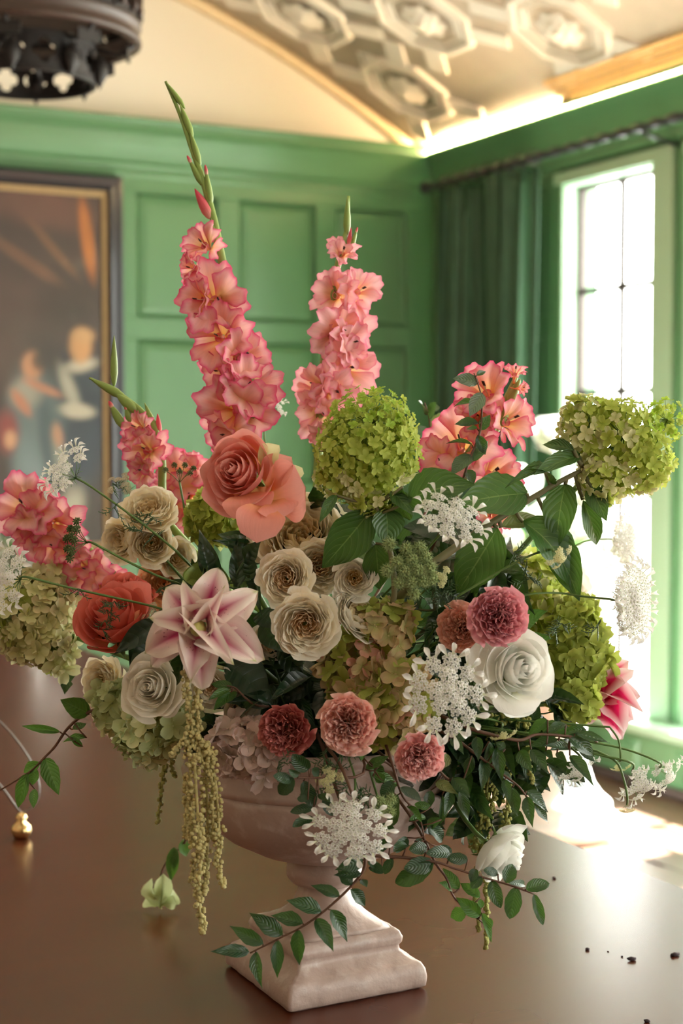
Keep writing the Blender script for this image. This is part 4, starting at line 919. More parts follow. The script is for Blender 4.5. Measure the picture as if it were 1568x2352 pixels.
# ---- lilies
def lily(label, cx, cy, d, outer, innr, mat, face=(0, 0, 1), rad=8, stem=True, sty=True, name='lily'):
    c = P(cx, cy, d); o = thing(name, label, 'flower', c, 'open double lilies'); ax = V3(*face)
    for k, (tx, ty, w_, dt, nn) in enumerate(outer):
        me = withmat(('ly', k % 3), mat, lambda: flat_petal(.6, .16, .8, .08, 11, 'broad', k*2.2, .45, 12, 18)); M = between(c-ax*.012, P(tx, ty, d+dt), PX(w_*1.3, d), V3(*nn)); M.translation = -ax*.012; ob('petal', me, o, M)
    for k, (tx, ty, w_, dt, nn) in enumerate(innr):
        me = withmat(('li', k % 3), mat, lambda: flat_petal(.35, .32, 1.0, .12, 10, 'broad', k*1.7, .85, 12, 16)); M = between(c, P(tx, ty, d+dt), PX(w_*1.5, d), V3(*nn)); M.translation = ax*(.002*k)+(P(tx, ty, d)-c).normalized()*.010; ob('petal', me, o, M)
    if sty: ob('pistil', MB().lathe([(.004, 0), (.006, .008), (.0075, .022), (.006, .034), (.003, .040), (0, .042)], 10, Matrix.Translation(ax*.016) @ frame(ax) ).done('pistil', plain('pistil', (.45, .45, .14), .5), True), o)
    if stem: h_ = HUB+Vector((rnd(-.03, .03), 0, -.02)); ob('stem', MB().tube([q-c for q in bez(c-ax*.01, c-ax*.06, h_*.7+c*.3, h_, 8)], .003, 6).done('stem', stemg, True), o)
    return o
lily('open double lily, white with pink throat and speckles, left of centre', 464, 1436, 1.37,
 [(500, 1305, 72, .010, (0, -.2, 1)), (590, 1362, 70, .005, (-.2, -.2, 1)), (601, 1508, 82, -.01, (-.2, .35, .9)), (462, 1575, 80, -.02, (0, .45, .9)), (335, 1492, 84, -.01, (.2, .4, .9)), (380, 1352, 78, .005, (.2, -.2, 1)), (338, 1530, 56, .015, (.2, .4, .9))],
 [(549, 1380, 56, -.035, (-.4, -.1, 1)), (550, 1494, 58, -.035, (-.3, .3, .9)), (446, 1522, 62, -.04, (.1, .5, .9)), (390, 1424, 58, -.035, (.4, .1, .9)), (438, 1372, 46, -.03, (.2, -.3, 1)), (495, 1385, 40, -.045, (-.1, -.3, 1)), (505, 1480, 44, -.05, (0, .3, 1))], LIL)
lily('hot pink lily seen from the side at the right edge behind the olive hydrangea', 1370, 1610, 1.60,
 [(1462, 1590, 70, -.02, (0, .5, .8)), (1440, 1515, 60, 0, (-.3, .2, .9)), (1400, 1505, 52, .01, (-.4, 0, .9)), (1435, 1690, 66, -.01, (0, .6, .8)), (1340, 1660, 60, -.02, (0, .4, .9)), (1452, 1640, 60, -.02, (.1, .5, .8))],
 [(1420, 1560, 56, -.04, (-.1, .4, .9)), (1410, 1650, 56, -.04, (0, .5, .9)), (1435, 1620, 44, -.05, (0, .4, .9))], LIP, face=(.8, .1, .6), sty=False)
bl = thing('lily_bud', 'closed green striped lily bud standing behind the open lily', 'bud', P(468, 1360, 1.44), None)
for k in range(6):
    a = k*math.pi/3; me = withmat('bs', budg, lambda: flat_petal(.6, .30, .0, .0, 5, 'lily', 0, .8, 8, 12)); dr = RGT*math.cos(a)-FWD*math.sin(a); M = between(dr*.004, UPV*.033+RGT*.004, .020, -dr); M.translation = dr*.004; ob('sepal', me, bl, M)
hb = HUB-bl.location; ob('stem', MB().tube([Vector((0, 0, 0)), hb*.3, hb*.95], .003, 6).done('stem', stemg, True), bl)
# ---- gladioli
glad('tallest pink gladiolus with a long green bud tip', [(380, 187), (413, 262), (440, 340), (468, 420), (492, 510), (512, 610), (532, 690), (555, 775), (575, 880), (590, 1000), (605, 1160)], 1.58,
 [(462, 560, 52, (-.5, .2, .8), .75), (438, 618, 42, (-.8, .0, .6), .8), (494, 690, 66, (.1, -.1, 1), 1), (455, 690, 46, (-.8, -.1, .5), .9), (498, 775, 62, (-.3, -.1, 1), 1), (556, 820, 62, (.5, .1, .8), 1), (502, 855, 48, (-.6, -.2, .7), .9), (565, 890, 66, (.3, .2, .9), 1), (548, 945, 78, (.1, -.1, 1), 1), (515, 1000, 54, (-.4, -.3, .8), .9)],
 [(425, 250, 380, 187, 14, 'g'), (443, 318, 413, 238, 17, 'g'), (460, 385, 436, 300, 17, 'g'), (468, 430, 432, 362, 17, 'tip'), (485, 480, 472, 385, 18, 'tip'), (486, 505, 447, 433, 26, 'pink'), (508, 600, 484, 500, 18, 'g'), (527, 680, 505, 600, 18, 'g'), (560, 780, 535, 700, 20, 'g')])
glad('pale pink gladiolus standing upright behind the lime panicle', [(800, 450), (797, 520), (782, 580), (768, 650), (755, 730), (746, 830), (738, 940), (732, 1050), (728, 1160)], 1.62,
 [(786, 578, 44, (.1, .4, .9), .7), (768, 675, 52, (-.3, .1, 1), .95), (828, 668, 50, (.6, .1, .8), .9), (786, 765, 60, (.2, -.1, 1), 1), (748, 770, 34, (-.8, 0, .5), .8), (808, 790, 50, (.7, 0, .7), .9), (800, 848, 62, (.3, -.1, 1), 1), (722, 888, 52, (-.6, .1, .8), .9), (765, 900, 58, (.3, -.2, .9), .95), (738, 950, 52, (0, -.3, .9), .9), (745, 1000, 40, (-.3, -.3, .9), .8)],
 [(796, 545, 798, 450, 18, 'g'), (800, 570, 806, 522, 12, 'pink'), (805, 575, 820, 525, 12, 'tip'), (752, 790, 745, 722, 16, 'g'), (740, 900, 742, 800, 20, 'g'), (734, 1010, 738, 920, 20, 'g')], mat=GLP, rad=.0045)
glad('bent pink gladiolus with a drooping green tip at the upper left', [(205, 868), (250, 890), (292, 918), (330, 952), (358, 1000), (372, 1060), (373, 1130), (385, 1200)], 1.60,
 [(312, 985, 48, (-.6, .1, .8), .7), (332, 1035, 52, (-.3, 0, 1), .9), (325, 1080, 44, (-.5, -.3, .8), .85)],
 [(290, 915, 205, 868, 22, 'g'), (318, 950, 262, 900, 26, 'g'), (262, 890, 262, 770, 18, 'g'), (368, 1020, 332, 925, 22, 'g'), (285, 985, 252, 925, 22, 'tip'), (300, 970, 288, 935, 18, 'tip'), (365, 1000, 362, 950, 16, 'pink')], rad=.0035)
glad('pink gladiolus partly hidden between the coral rose and the cream cluster', [(432, 1050), (430, 1120), (428, 1190), (430, 1260)], 1.66,
 [(412, 1088, 56, (-.1, .4, .9), 1), (446, 1062, 30, (.6, .4, .7), .8), (432, 1140, 56, (.2, 0, 1), 1), (405, 1185, 42, (-.3, -.1, .9), .9)], [], rad=.004)
glad('coral pink gladiolus lying out over the left edge', [(60, 1112), (105, 1150), (150, 1200), (195, 1255), (240, 1300), (300, 1350)], 1.62,
 [(50, 1160, 66, (-.4, .4, .8), 1), (110, 1195, 66, (-.1, .1, 1), 1), (60, 1215, 46, (-.5, -.3, .8), .9), (120, 1250, 50, (-.2, -.4, .9), .9), (195, 1310, 54, (-.1, -.1, 1), .95), (240, 1345, 50, (.2, .2, .9), .9), (165, 1265, 44, (.2, .3, .9), .8)],
 [(130, 1170, 62, 1118, 20, 'g')], rad=.004)
glad('coral pink gladiolus leaning right behind the large leaves', [(1192, 850), (1170, 900), (1145, 955), (1110, 1020), (1075, 1075), (1040, 1140), (1010, 1200)], 1.56,
 [(1182, 852, 34, (0, .8, .6), .6), (1112, 895, 68, (-.4, .5, .8), .95), (1198, 892, 22, (.8, 0, .6), .7), (1175, 965, 58, (.7, .2, .7), .9), (1050, 1015, 76, (-.3, .4, .9), 1), (1130, 1085, 60, (.4, .3, .8), .95), (1010, 1060, 54, (-.5, .1, .8), .9), (1140, 1185, 46, (.4, 0, .9), .8), (1095, 960, 46, (-.1, .1, 1), .9)],
 [(1165, 930, 1195, 870, 26, 'g'), (1130, 1000, 1182, 905, 30, 'g'), (1100, 1050, 1150, 940, 32, 'g'), (1045, 1120, 1090, 1010, 34, 'g'), (1090, 1075, 1125, 1010, 28, 'g')], rad=.0055)

# ================================================================ LACE FLOWERS, SEED HEADS, TASSELS
random.seed(21)
umbel('white lace flower lying on the big leaves right of the lime panicle', 1040, 1186, 1.36, 78, (.25, .45, .85), n=14, asp=.72, seed=1, roll=-.6)
umbel('white lace flower in the middle between the antique hydrangea and the white rose', 1028, 1592, 1.34, 80, (.12, .1, 1), n=15, asp=1.12, seed=3)
umbel('white lace flower lowest at the centre in front of the urn bowl', 802, 1905, 1.33, 84, (-.05, .25, .97), n=15, asp=.78, seed=5, stem_px=[(812, 1850), (815, 1790), (800, 1740)], sd=[1.35, 1.37, 1.40])
umbel('white lace flower on a long stem, seen edge on at the right before the window', 1462, 1378, 1.42, 72, (.80, .05, .60), n=26, asp=1.0, seed=7, usz=.34, size_n=26, stem_px=[(1398, 1376), (1340, 1370), (1280, 1362), (1210, 1366), (1130, 1390)], sd=[1.42, 1.43, 1.43, 1.42, 1.46])
umbel('small blurred white lace flower above the edge-on one at the right', 1440, 1240, 1.75, 46, (.78, .1, .6), n=16, seed=8, usz=.4, size_n=26, stem_px=[(1400, 1238), (1340, 1245), (1260, 1290)], sd=[1.74, 1.72, 1.70])
umbel('white lace flower on a long diagonal stem at the upper left', 142, 1078, 1.46, 58, (-.62, .45, .62), n=13, seed=9, stem_px=[(200, 1112), (255, 1150), (330, 1205), (400, 1262), (445, 1308)], sd=[1.46, 1.45, 1.44, 1.44, 1.46])
umbel('white lace flower cut by the left edge of the picture', 8, 1328, 1.44, 68, (-.60, .1, .8), n=13, seed=10, stem_px=[(60, 1325), (140, 1345), (250, 1370), (340, 1390), (400, 1408)], sd=[1.44, 1.43, 1.42, 1.42, 1.44])
umbel('small white lace flower beside the tall gladiolus', 630, 930, 1.70, 36, (.55, .5, .66), n=9, seed=11, asp=.6)
umbel('small white lace flower behind the lime panicle', 752, 922, 1.66, 44, (-.2, .7, .7), n=9, seed=12, asp=.6)
UBE = petal_mat('beige_umbel', [(0, (.40, .38, .20)), (1, (.66, .56, .42))], veins=.05, trans=.15)
umbel('beige faded lace flower above the cream cluster', 285, 1108, 1.60, 44, (-.2, .6, .75), n=9, seed=13, asp=.7, mat=UBE, big=False)
umbel('beige faded lace flower left of the lily', 362, 1425, 1.46, 44, (-.3, .2, .9), n=10, seed=14, mat=UBE, big=False)
umbel('small greenish lace flower next to the bristly seed heads', 1016, 1324, 1.38, 22, (.2, .2, .95), n=6, seed=15, mat=HYC, big=False, usz=.4)
umbel('small greenish lace flower above the lowest white one', 757, 1790, 1.35, 30, (-.1, .2, .95), n=7, seed=16, mat=HYC, big=False, usz=.34)
for lab, x, y, r, f, sd, st_ in [('drooping white lace flower at the lower right, middle of three', 1330, 1772, 30, (.3, -.7, .6), 17, [(1335, 1740), (1290, 1700)]),
  ('largest drooping white lace flower at the lower right', 1476, 1800, 40, (.5, -.6, .6), 18, [(1450, 1752), (1380, 1735), (1300, 1715), (1240, 1690)]),
  ('drooping white lace flower at the far right edge', 1535, 1785, 32, (.7, -.5, .5), 19, [(1515, 1752), (1440, 1722), (1360, 1705), (1280, 1690)]),
  ('tiny nodding green lace bud hanging lowest at the right', 1440, 1862, 14, (0, -1, .2), 20, [(1440, 1830), (1432, 1790), (1415, 1750), (1370, 1725)]),
  ('nodding green lace bud right of the white lace flowers', 1425, 1765, 17, (.1, -.9, .3), 26, [(1425, 1742), (1420, 1700), (1400, 1670)]),
  ('nodding green lace bud in the glossy leaves under the white rose', 1158, 1690, 22, (.2, -.9, .3), 27, [(1150, 1660), (1110, 1650), (1060, 1655)]),
  ('nodding green lace bud in front of the large right-hand leaves', 1285, 1282, 24, (.5, -.6, .5), 28, [(1262, 1262), (1220, 1275), (1150, 1310), (1050, 1370)])]:
    umbel(lab, x, y, 1.38 if x < 1300 else 1.44, r*1.35, f, n=8, seed=sd, stem_px=st_, sd=[1.42]*len(st_), mat=UMB if 'white' in lab.split(' lace')[0] or 'white' in lab[:16] else HYC, big='white' in lab[:24], usz=.34, fern=False)
def seedhead(label, px, py, d, rx, face, spots, cr, mat, stem_px=None, spiky=True, name='seed_head'):
    o, org, ax, R = flower(name, label, 'seed head', px, py, d, rx, face, 0, 0, 'seed heads of lace flowers'); ray = MB(); base = Vector((0, 0, -.7))
    def cl():
        mb = MB(); i_ = ico_mesh(); random.seed(5)
        for k in range(26):
            z = 1-2*(k+.5)/26*.8; r = math.sqrt(max(0, 1-z*z)); a = k*2.4; q = Vector((r*math.cos(a), r*math.sin(a), z)); mb.add(i_[0], i_[1], None, Matrix.Translation(q*.72) @ frame(q) @ Matrix.Diagonal((.17, .17, .30, 1)))
            if spiky:
                for j in range(4): e = (q+Vector((rnd(-1, 1), rnd(-1, 1), rnd(-1, 1)))*.5).normalized()*1.35; mb.tube([q*.8, e], [.04, .01], 3)
        mb.lathe([(.05, -.4), (.5, 0), (.3, .5), (0, .6)], 8); return mb.done('seeds', mat, True)
    me = withmat(('sd', spiky), mat, cl)
    for (x, y) in spots:
        c = Vector((x, y, .25*(1-x*x-y*y))); ob('seed_cluster', me, o, Matrix.Translation(c) @ Matrix.Rotation(rnd(0, 6), 4, 'Z') @ Matrix.Scale(cr, 4)); ray.tube([base, c*.5+base*.4, c], .022, 4)
    ob('rays', ray.done('rays', stemg, True), o); Mi = o.matrix_basis.inverted(); bw = o.matrix_basis @ base; h_ = HUB+Vector((rnd(-.05, .05), rnd(-.05, .05), 0))
    sp = (spline([bw]+[P(x, y, z) for (x, y, z) in stem_px], 5) if stem_px else [bw]); sp = sp+bez(sp[-1], sp[-1]*.6+h_*.4, sp[-1]*.3+h_*.7, h_, 6)[1:]
    ob('stem', MB().tube([Mi @ q for q in sp], .0012/R, 5).done('stem', stemg, True), o); return o
seedhead('bristly grey green seed head cluster under the central leaves', 942, 1308, 1.37, 62, (.1, .15, 1), [(-.15, .75), (.35, .8), (.05, .35), (.55, .45), (-.5, .25), (-.85, -.05), (-.25, -.1), (.25, -.05), (.7, .05), (-.45, -.5), (0, -.5), (.45, -.45), (.1, -.9), (.8, -.35), (-.75, .95)], .25, seed_m)
seedhead('dark green seed head on a long stem at the upper left', 172, 1240, 1.45, 46, (-.75, .2, .6), [(0, .9), (.3, .5), (-.3, .5), (.1, .1), (-.4, 0), (.4, -.1), (-.2, -.5), (.2, -.6), (-.1, -.95)], .26, seedd, [(215, 1248, 1.45), (290, 1288, 1.44), (360, 1322, 1.44), (410, 1340, 1.46)], False)
seedhead('small brownish seed umbel before the hidden gladiolus', 412, 1085, 1.56, 40, (.05, .8, .55), [(-.8, .1), (-.3, .5), (.3, .5), (.8, .3), (0, -.3), (.6, -.3)], .2, seedd, [(418, 1140, 1.56), (432, 1220, 1.56)], False)
seedhead('fuzzy green seed head at the right of the lowest lace flower', 882, 1850, 1.36, 32, (.4, .2, .9), [(0, 0), (.5, .4), (-.4, .3), (.3, -.5), (-.5, -.4)], .42, seed_m)
# feathery foliage on a few of the stems
for o in [q for q in bpy.data.objects if q.get('category') == 'flower' and q.name.startswith('lace_flower')]:
    l = o['label']
    if 'diagonal stem' in l: ferny(o, [P(x, y, 1.445) for (x, y) in [(258, 1110), (262, 1165), (340, 1180), (330, 1195), (322, 1218), (352, 1228), (345, 1190)]], stemd, 6, .018)
    if 'cut by the left' in l: ferny(o, [P(x, y, 1.42) for (x, y) in [(180, 1352), (255, 1385), (245, 1400), (240, 1425), (236, 1445), (370, 1358), (262, 1380)]], stemd, 6, .017)
    if 'lowest at the centre' in l: ferny(o, [P(x, y, 1.36) for (x, y) in [(745, 1740), (760, 1760), (800, 1800), (830, 1820), (845, 1835), (860, 1828), (735, 1810), (640, 1750), (785, 1725)]], stemd, 8, .02)
    if 'edge on' in l: ferny(o, [P(x, y, 1.42) for (x, y) in [(1275, 1440), (1290, 1432), (1200, 1335), (1215, 1325), (1372, 1440)]], stemd, 7, .02)
    if 'greenish lace flower next' in l: ferny(o, [P(x, y, 1.40) for (x, y) in [(985, 1330), (1000, 1350), (1020, 1350), (1010, 1370), (975, 1290), (1180, 1268)]], stemd, 8, .02)
def amaranth(label, cat_pts, d0, mat, name='amaranth', stem_pt=None, dens=1.0, beads=.0021):
    c0 = P(*cat_pts[0][0][0][:2], d0); o = thing(name, label, 'flower', c0, 'hanging amaranth tassels')
    for (pts, r0, r1) in cat_pts:
        mb = MB(); strand(mb, [P(p[0], p[1], d0+(p[2] if len(p) > 2 else 0))-c0 for p in pts], PX(r0, d0), PX(r1, d0), beads, dens); ob('tassel', mb.done('tassel', mat, True), o)
    h_ = HUB-c0+Vector((rnd(-.03, .03), rnd(-.03, .03), -.02)); s0 = P(*(stem_pt or cat_pts[0][0][0][:2]), d0)-c0
    ob('stem', MB().tube(bez(s0, s0+HF*.10+Vector((0, 0, .01)), h_*.6+s0*.4+HF*.06, h_, 8), .002, 5).done('stem', mat, True), o); return o
amaranth('long cream amaranth tassels hanging down the left side of the urn', [
 ([(426, 1540), (432, 1600), (440, 1660), (446, 1720)], 9, 12), ([(455, 1580), (455, 1650), (458, 1720), (470, 1760)], 9, 10),
 ([(432, 1700), (436, 1760), (440, 1830), (438, 1900), (440, 1945)], 15, 6), ([(445, 1730, -.01), (452, 1830, -.01), (455, 1920, -.01), (448, 2000), (455, 2060), (462, 2110), (468, 2142)], 17, 7),
 ([(478, 1730), (492, 1780), (500, 1850), (503, 1920), (500, 1980), (512, 2038)], 15, 6), ([(470, 1760, .01), (476, 1850, .01), (476, 1950, .01), (468, 2055)], 16, 6),
 ([(465, 1700), (482, 1740), (488, 1830), (490, 1930)], 13, 8), ([(440, 1650), (425, 1690), (405, 1722), (392, 1735)], 6, 4), ([(470, 1720), (490, 1730), (486, 1750)], 8, 5), ([(430, 1780, .01), (428, 1860, .01), (425, 1925, .01)], 9, 5), ([(458, 1880, -.008), (462, 1960, -.008), (456, 2030, -.008)], 10, 7)], 1.365, amar, stem_pt=(426, 1540))
amaranth('thin dim amaranth tassel hanging behind the sage hydrangea', [([(385, 1720), (374, 1770), (370, 1830), (362, 1890)], 11, 3), ([(392, 1730), (394, 1760), (400, 1785)], 5, 3)], 1.58, amarg, dens=.6)
amaranth('olive amaranth tassels hanging at the right of the bouquet under the white rose', [
 ([(1165, 1640), (1160, 1700), (1158, 1760), (1165, 1840), (1160, 1905)], 15, 12), ([(1128, 1640), (1128, 1720), (1120, 1800), (1105, 1880), (1085, 1950)], 14, 10),
 ([(1210, 1650), (1206, 1690), (1212, 1740), (1222, 1800)], 9, 4), ([(1105, 1940), (1096, 2010), (1092, 2060), (1100, 2140)], 8, 3), ([(1112, 1940), (1116, 2020), (1118, 2100), (1114, 2180)], 8, 3),
 ([(1150, 1780), (1130, 1840), (1118, 1900), (1112, 1950)], 14, 9), ([(1180, 1630), (1190, 1650), (1188, 1700)], 12, 7)], 1.47, amarg)

# ================================================================ FOLIAGE
random.seed(31)
B = LH
leafed('hydrangea_branch', 'woody hydrangea branch with large ribbed leaves reaching right to the loose lime panicle',
 [(1000, 1290), (1070, 1240), (1130, 1200), (1215, 1148), (1300, 1098), (1390, 1055)],
 [(1209, 1134, 1057, 1150, 112), (1143, 1212, 1048, 1368, 112), (1200, 1198, 1345, 1342, 108), (1268, 1212, 1330, 1380, 76), (1298, 1112, 1272, 1256, 78), (1338, 1148, 1378, 1262, 46), (1330, 1047, 1232, 1080, 46), (1318, 1035, 1243, 1014, 32), (1252, 1080, 1176, 1098, 30), (1150, 1212, 1245, 1182, 40, LT), (1355, 1120, 1392, 1190, 50), (1260, 1120, 1240, 1060, 40)],
 B, 1.42, 1.45, 'ovate', rad=.0042, stem_mat=branch_m, ser=.04, arch=.25, fold=.16, petiole=1, dz=.02, quilt=.05)
leafed('hydrangea_branch', 'leafy hydrangea stem with big dark leaves directly below the tall lime panicle',
 [(905, 1330), (895, 1260), (880, 1200), (862, 1160)],
 [(852, 1172, 740, 1308, 100), (885, 1168, 893, 1252, 78), (925, 1118, 930, 1208, 62), (862, 1248, 872, 1358, 70), (772, 1138, 733, 1196, 26), (940, 1150, 1072, 1100, 105), (900, 1130, 950, 1180, 50)],
 B, 1.40, 1.40, 'ovate', rad=.0028, stem_mat=branch_m, ser=.04, arch=.22, fold=.16, petiole=1, dz=.02, quilt=.05)
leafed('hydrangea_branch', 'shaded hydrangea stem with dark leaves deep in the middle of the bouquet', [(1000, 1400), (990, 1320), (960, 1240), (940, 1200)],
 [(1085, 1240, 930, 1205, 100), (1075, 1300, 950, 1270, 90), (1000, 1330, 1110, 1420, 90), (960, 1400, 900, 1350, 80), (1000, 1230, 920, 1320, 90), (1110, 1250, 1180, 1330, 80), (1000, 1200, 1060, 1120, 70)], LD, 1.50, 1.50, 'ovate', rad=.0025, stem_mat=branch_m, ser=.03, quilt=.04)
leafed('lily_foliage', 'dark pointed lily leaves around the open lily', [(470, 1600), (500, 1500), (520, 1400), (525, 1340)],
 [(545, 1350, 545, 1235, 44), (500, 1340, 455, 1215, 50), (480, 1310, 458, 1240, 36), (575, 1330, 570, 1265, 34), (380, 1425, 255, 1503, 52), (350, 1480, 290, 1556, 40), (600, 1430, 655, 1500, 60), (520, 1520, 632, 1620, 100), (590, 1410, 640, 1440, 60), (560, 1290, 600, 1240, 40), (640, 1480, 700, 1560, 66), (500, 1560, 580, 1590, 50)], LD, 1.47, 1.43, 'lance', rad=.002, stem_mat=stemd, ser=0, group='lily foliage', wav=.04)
leafed('leaf_branch', 'glossy dark green branch arching in front of the urn plinth', [(800, 1800), (828, 1880), (838, 1965), (835, 1998), (810, 2031), (777, 2064), (735, 2100), (690, 2131), (648, 2152), (574, 2189)],
 [(572, 2187, 485, 2184, 33), (605, 2168, 526, 2127, 35), (589, 2185, 598, 2271, 31), (649, 2148, 572, 2096, 41), (638, 2158, 636, 2249, 31), (696, 2121, 620, 2100, 35), (686, 2135, 686, 2219, 37), (738, 2094, 657, 2065, 39), (725, 2110, 767, 2183, 37), (780, 2058, 714, 2032, 29), (759, 2089, 800, 2163, 37), (804, 2042, 843, 2083, 31), (830, 2020, 843, 2038, 20), (829, 2007, 765, 2009, 25), (833, 1974, 771, 1998, 37), (808, 2032, 775, 1998, 29)],
 LS, 1.34, 1.34, 'lance', rad=.0014, dz=.008)
def c6(l): return [tuple([850+a[0]/2.184, 1600+a[1]/2.184, 850+a[2]/2.184, 1600+a[3]/2.184, a[4]/2.184]+list(a[5:])) for a in l]
def c3(l): return [tuple([1000+a[0]/2.76, 1250+a[1]/2.76, 1000+a[2]/2.76, 1250+a[3]/2.76, a[4]/2.76]+list(a[5:])) for a in l]
def c5(l): return [tuple([400+a[0]/2.412, 1700+a[1]/2.412, 400+a[2]/2.412, 1700+a[3]/2.412, a[4]/2.412]+list(a[5:])) for a in l]
leafed('leaf_branch', 'red-stemmed branch of small glossy leaves reaching right past the hanging white rose', [(800, 1880), (850, 1959), (923, 1969), (1001, 1980), (1042, 1994), (1106, 2014), (1170, 2033), (1225, 2053)],
 c6([(820, 990, 868, 1148, 52), (780, 965, 900, 935, 74), (772, 945, 705, 935, 38), (730, 955, 700, 1118, 86), (680, 935, 715, 838, 74), (610, 922, 652, 1060, 72), (640, 890, 570, 868, 50), (560, 905, 505, 960, 60), (530, 865, 505, 925, 50), (490, 818, 385, 810, 62), (400, 785, 285, 785, 66), (318, 830, 120, 945, 100), (320, 838, 170, 860, 90), (285, 755, 197, 768, 66), (185, 745, 122, 768, 62), (110, 810, 70, 890, 52), (100, 740, 35, 745, 52), (0, 850, 62, 880, 60), (55, 870, -10, 830, 50)]), LS, 1.36, 1.38, 'round', rad=.0016, dz=.01)
leafed('leaf_branch', 'fresh green small-leaved branch hanging below the red-stemmed one', [(975, 1930), (1001, 1984), (1024, 2016), (1042, 2060), (1079, 2094), (1120, 2130)],
 c6([(445, 965, 365, 860, 60), (550, 1010, 450, 930, 60), (550, 1100, 435, 1010, 76), (480, 1075, 400, 1110, 74), (560, 1085, 612, 1232, 42), (410, 970, 350, 930, 50), (560, 1060, 545, 1010, 36), (595, 1110, 612, 1160, 26)]), LF, 1.40, 1.42, 'ovate', rad=.0013, dz=.01)
leafed('leaf_branch', 'dark glossy branch sweeping right below the white rose and olive hydrangea', [(1100, 1680), (1188, 1700), (1232, 1687), (1297, 1690), (1345, 1695), (1372, 1705)],
 c3([(710, 1115, 580, 1212, 84), (825, 1140, 680, 1195, 64), (950, 1170, 780, 1190, 64), (880, 1200, 1108, 1255, 66), (775, 1240, 585, 1280, 80), (830, 1215, 1022, 1345, 116), (900, 1300, 1022, 1385, 60), (850, 1340, 1008, 1525, 84), (840, 1300, 690, 1270, 62), (605, 1300, 716, 1455, 84), (530, 1310, 608, 1438, 92), (700, 1310, 745, 1365, 50), (770, 1320, 830, 1378, 52)]), LS, 1.38, 1.42, 'lance', rad=.0016, dz=.012)
leafed('leaf_branch', 'dark glossy branch drooping right of the candy pink carnation', [(1050, 1700), (1110, 1745), (1145, 1772), (1188, 1804), (1206, 1826)],
 c3([(485, 1540, 520, 1728, 84), (575, 1565, 722, 1695, 90), (580, 1600, 612, 1792, 80), (620, 1640, 722, 1770, 64), (435, 1490, 470, 1640, 62), (390, 1280, 420, 1512, 84), (340, 1250, 330, 1500, 84), (262, 1220, 272, 1372, 74), (300, 1370, 300, 1555, 84), (400, 1430, 500, 1520, 50), (440, 1300, 380, 1250, 60)]), LS, 1.40, 1.40, 'lance', rad=.0016, dz=.012)
leafed('leaf_branch', 'dark glossy branch hanging straight below the candy pink carnation', [(1000, 1760), (1030, 1790), (1060, 1800)],
 c3([(230, 1340, 190, 1485, 74), (0, 1510, 142, 1580, 76, LT), (75, 1330, 5, 1440, 90, LT), (150, 1560, 212, 1758, 76), (90, 1570, 60, 1722, 72), (40, 1590, 38, 1792, 66), (110, 1480, 218, 1605, 92), (-30, 1560, -60, 1700, 70), (180, 1250, 60, 1150, 70), (100, 1230, 180, 1330, 70)]), LS, 1.38, 1.39, 'lance', rad=.0014)
leafed('leaf_branch', 'glossy small-leaved sprig at the urn rim below the light pink carnation', [(815, 1785), (760, 1788), (710, 1786), (670, 1788)],
 c5([(650, 225, 552, 195, 64), (745, 165, 655, 85, 90), (662, 205, 578, 305, 86), (715, 225, 776, 372, 84), (740, 330, 680, 320, 50), (770, 378, 641, 395, 58), (770, 430, 656, 475, 66), (760, 160, 805, 205, 64), (690, 190, 640, 170, 46), (800, 300, 860, 340, 50), (830, 330, 880, 420, 60)]), LS, 1.36, 1.34, 'round', rad=.0014, dz=.01)
leafed('leaf_branch', 'curly bright green leaves between the light pink and the candy pink carnations', [(900, 1760), (880, 1750), (860, 1770)],
 c5([(1060, 160, 1190, 85, 60), (1080, 120, 1170, 230, 80), (1100, 200, 1240, 250, 70), (1050, 100, 1010, 60, 50), (1160, 230, 1110, 180, 60), (1240, 240, 1150, 270, 50)]), LF, 1.38, 1.37, 'ovate', rad=.0014, wav=.08)
leafed('leaf_branch', 'dark glossy branch with a grey leaf at the right of the lowest lace flower', [(905, 1770), (925, 1830), (960, 1870), (975, 1930)],
 c5([(1250, 262, 1368, 335, 70, LG), (1240, 300, 1195, 480, 96), (1212, 230, 1150, 330, 80), (1420, 370, 1330, 355, 48, LF), (1290, 370, 1370, 440, 50, LF), (1300, 450, 1400, 420, 50, LF), (1330, 560, 1380, 600, 70), (1140, 480, 1220, 500, 60), (1400, 480, 1500, 560, 80), (1290, 540, 1230, 620, 60), (1480, 440, 1390, 480, 60), (1170, 560, 1120, 620, 60), (1460, 590, 1540, 640, 70)]), LS, 1.37, 1.38, 'round', rad=.0014)
leafed('leaf_branch', 'trailing vine hanging out at the left below the cream hydrangea', [(205, 1635), (180, 1650), (153, 1676), (126, 1715), (101, 1741), (69, 1772), (0, 1815)],
 [(205, 1640, 140, 1607, 48), (138, 1681, 48, 1667, 19), (199, 1695, 140, 1702, 18), (168, 1676, 199, 1660, 22), (104, 1741, 134, 1824, 42), (94, 1752, 50, 1775, 28), (62, 1776, 40, 1857, 32), (80, 1812, 76, 1856, 22), (84, 1766, 70, 1806, 28), (190, 1715, 160, 1690, 16)], LF, 1.50, 1.52, 'ovate', rad=.0016, dz=.01)
leafed('leaf_branch', 'small dark jagged leaf sprig under the cream green hydrangea at the left', [(170, 1480), (155, 1515)], [(160, 1512, 148, 1596, 36), (180, 1450, 200, 1420, 40)], LD, 1.60, 1.60, 'ovate', ser=.3)
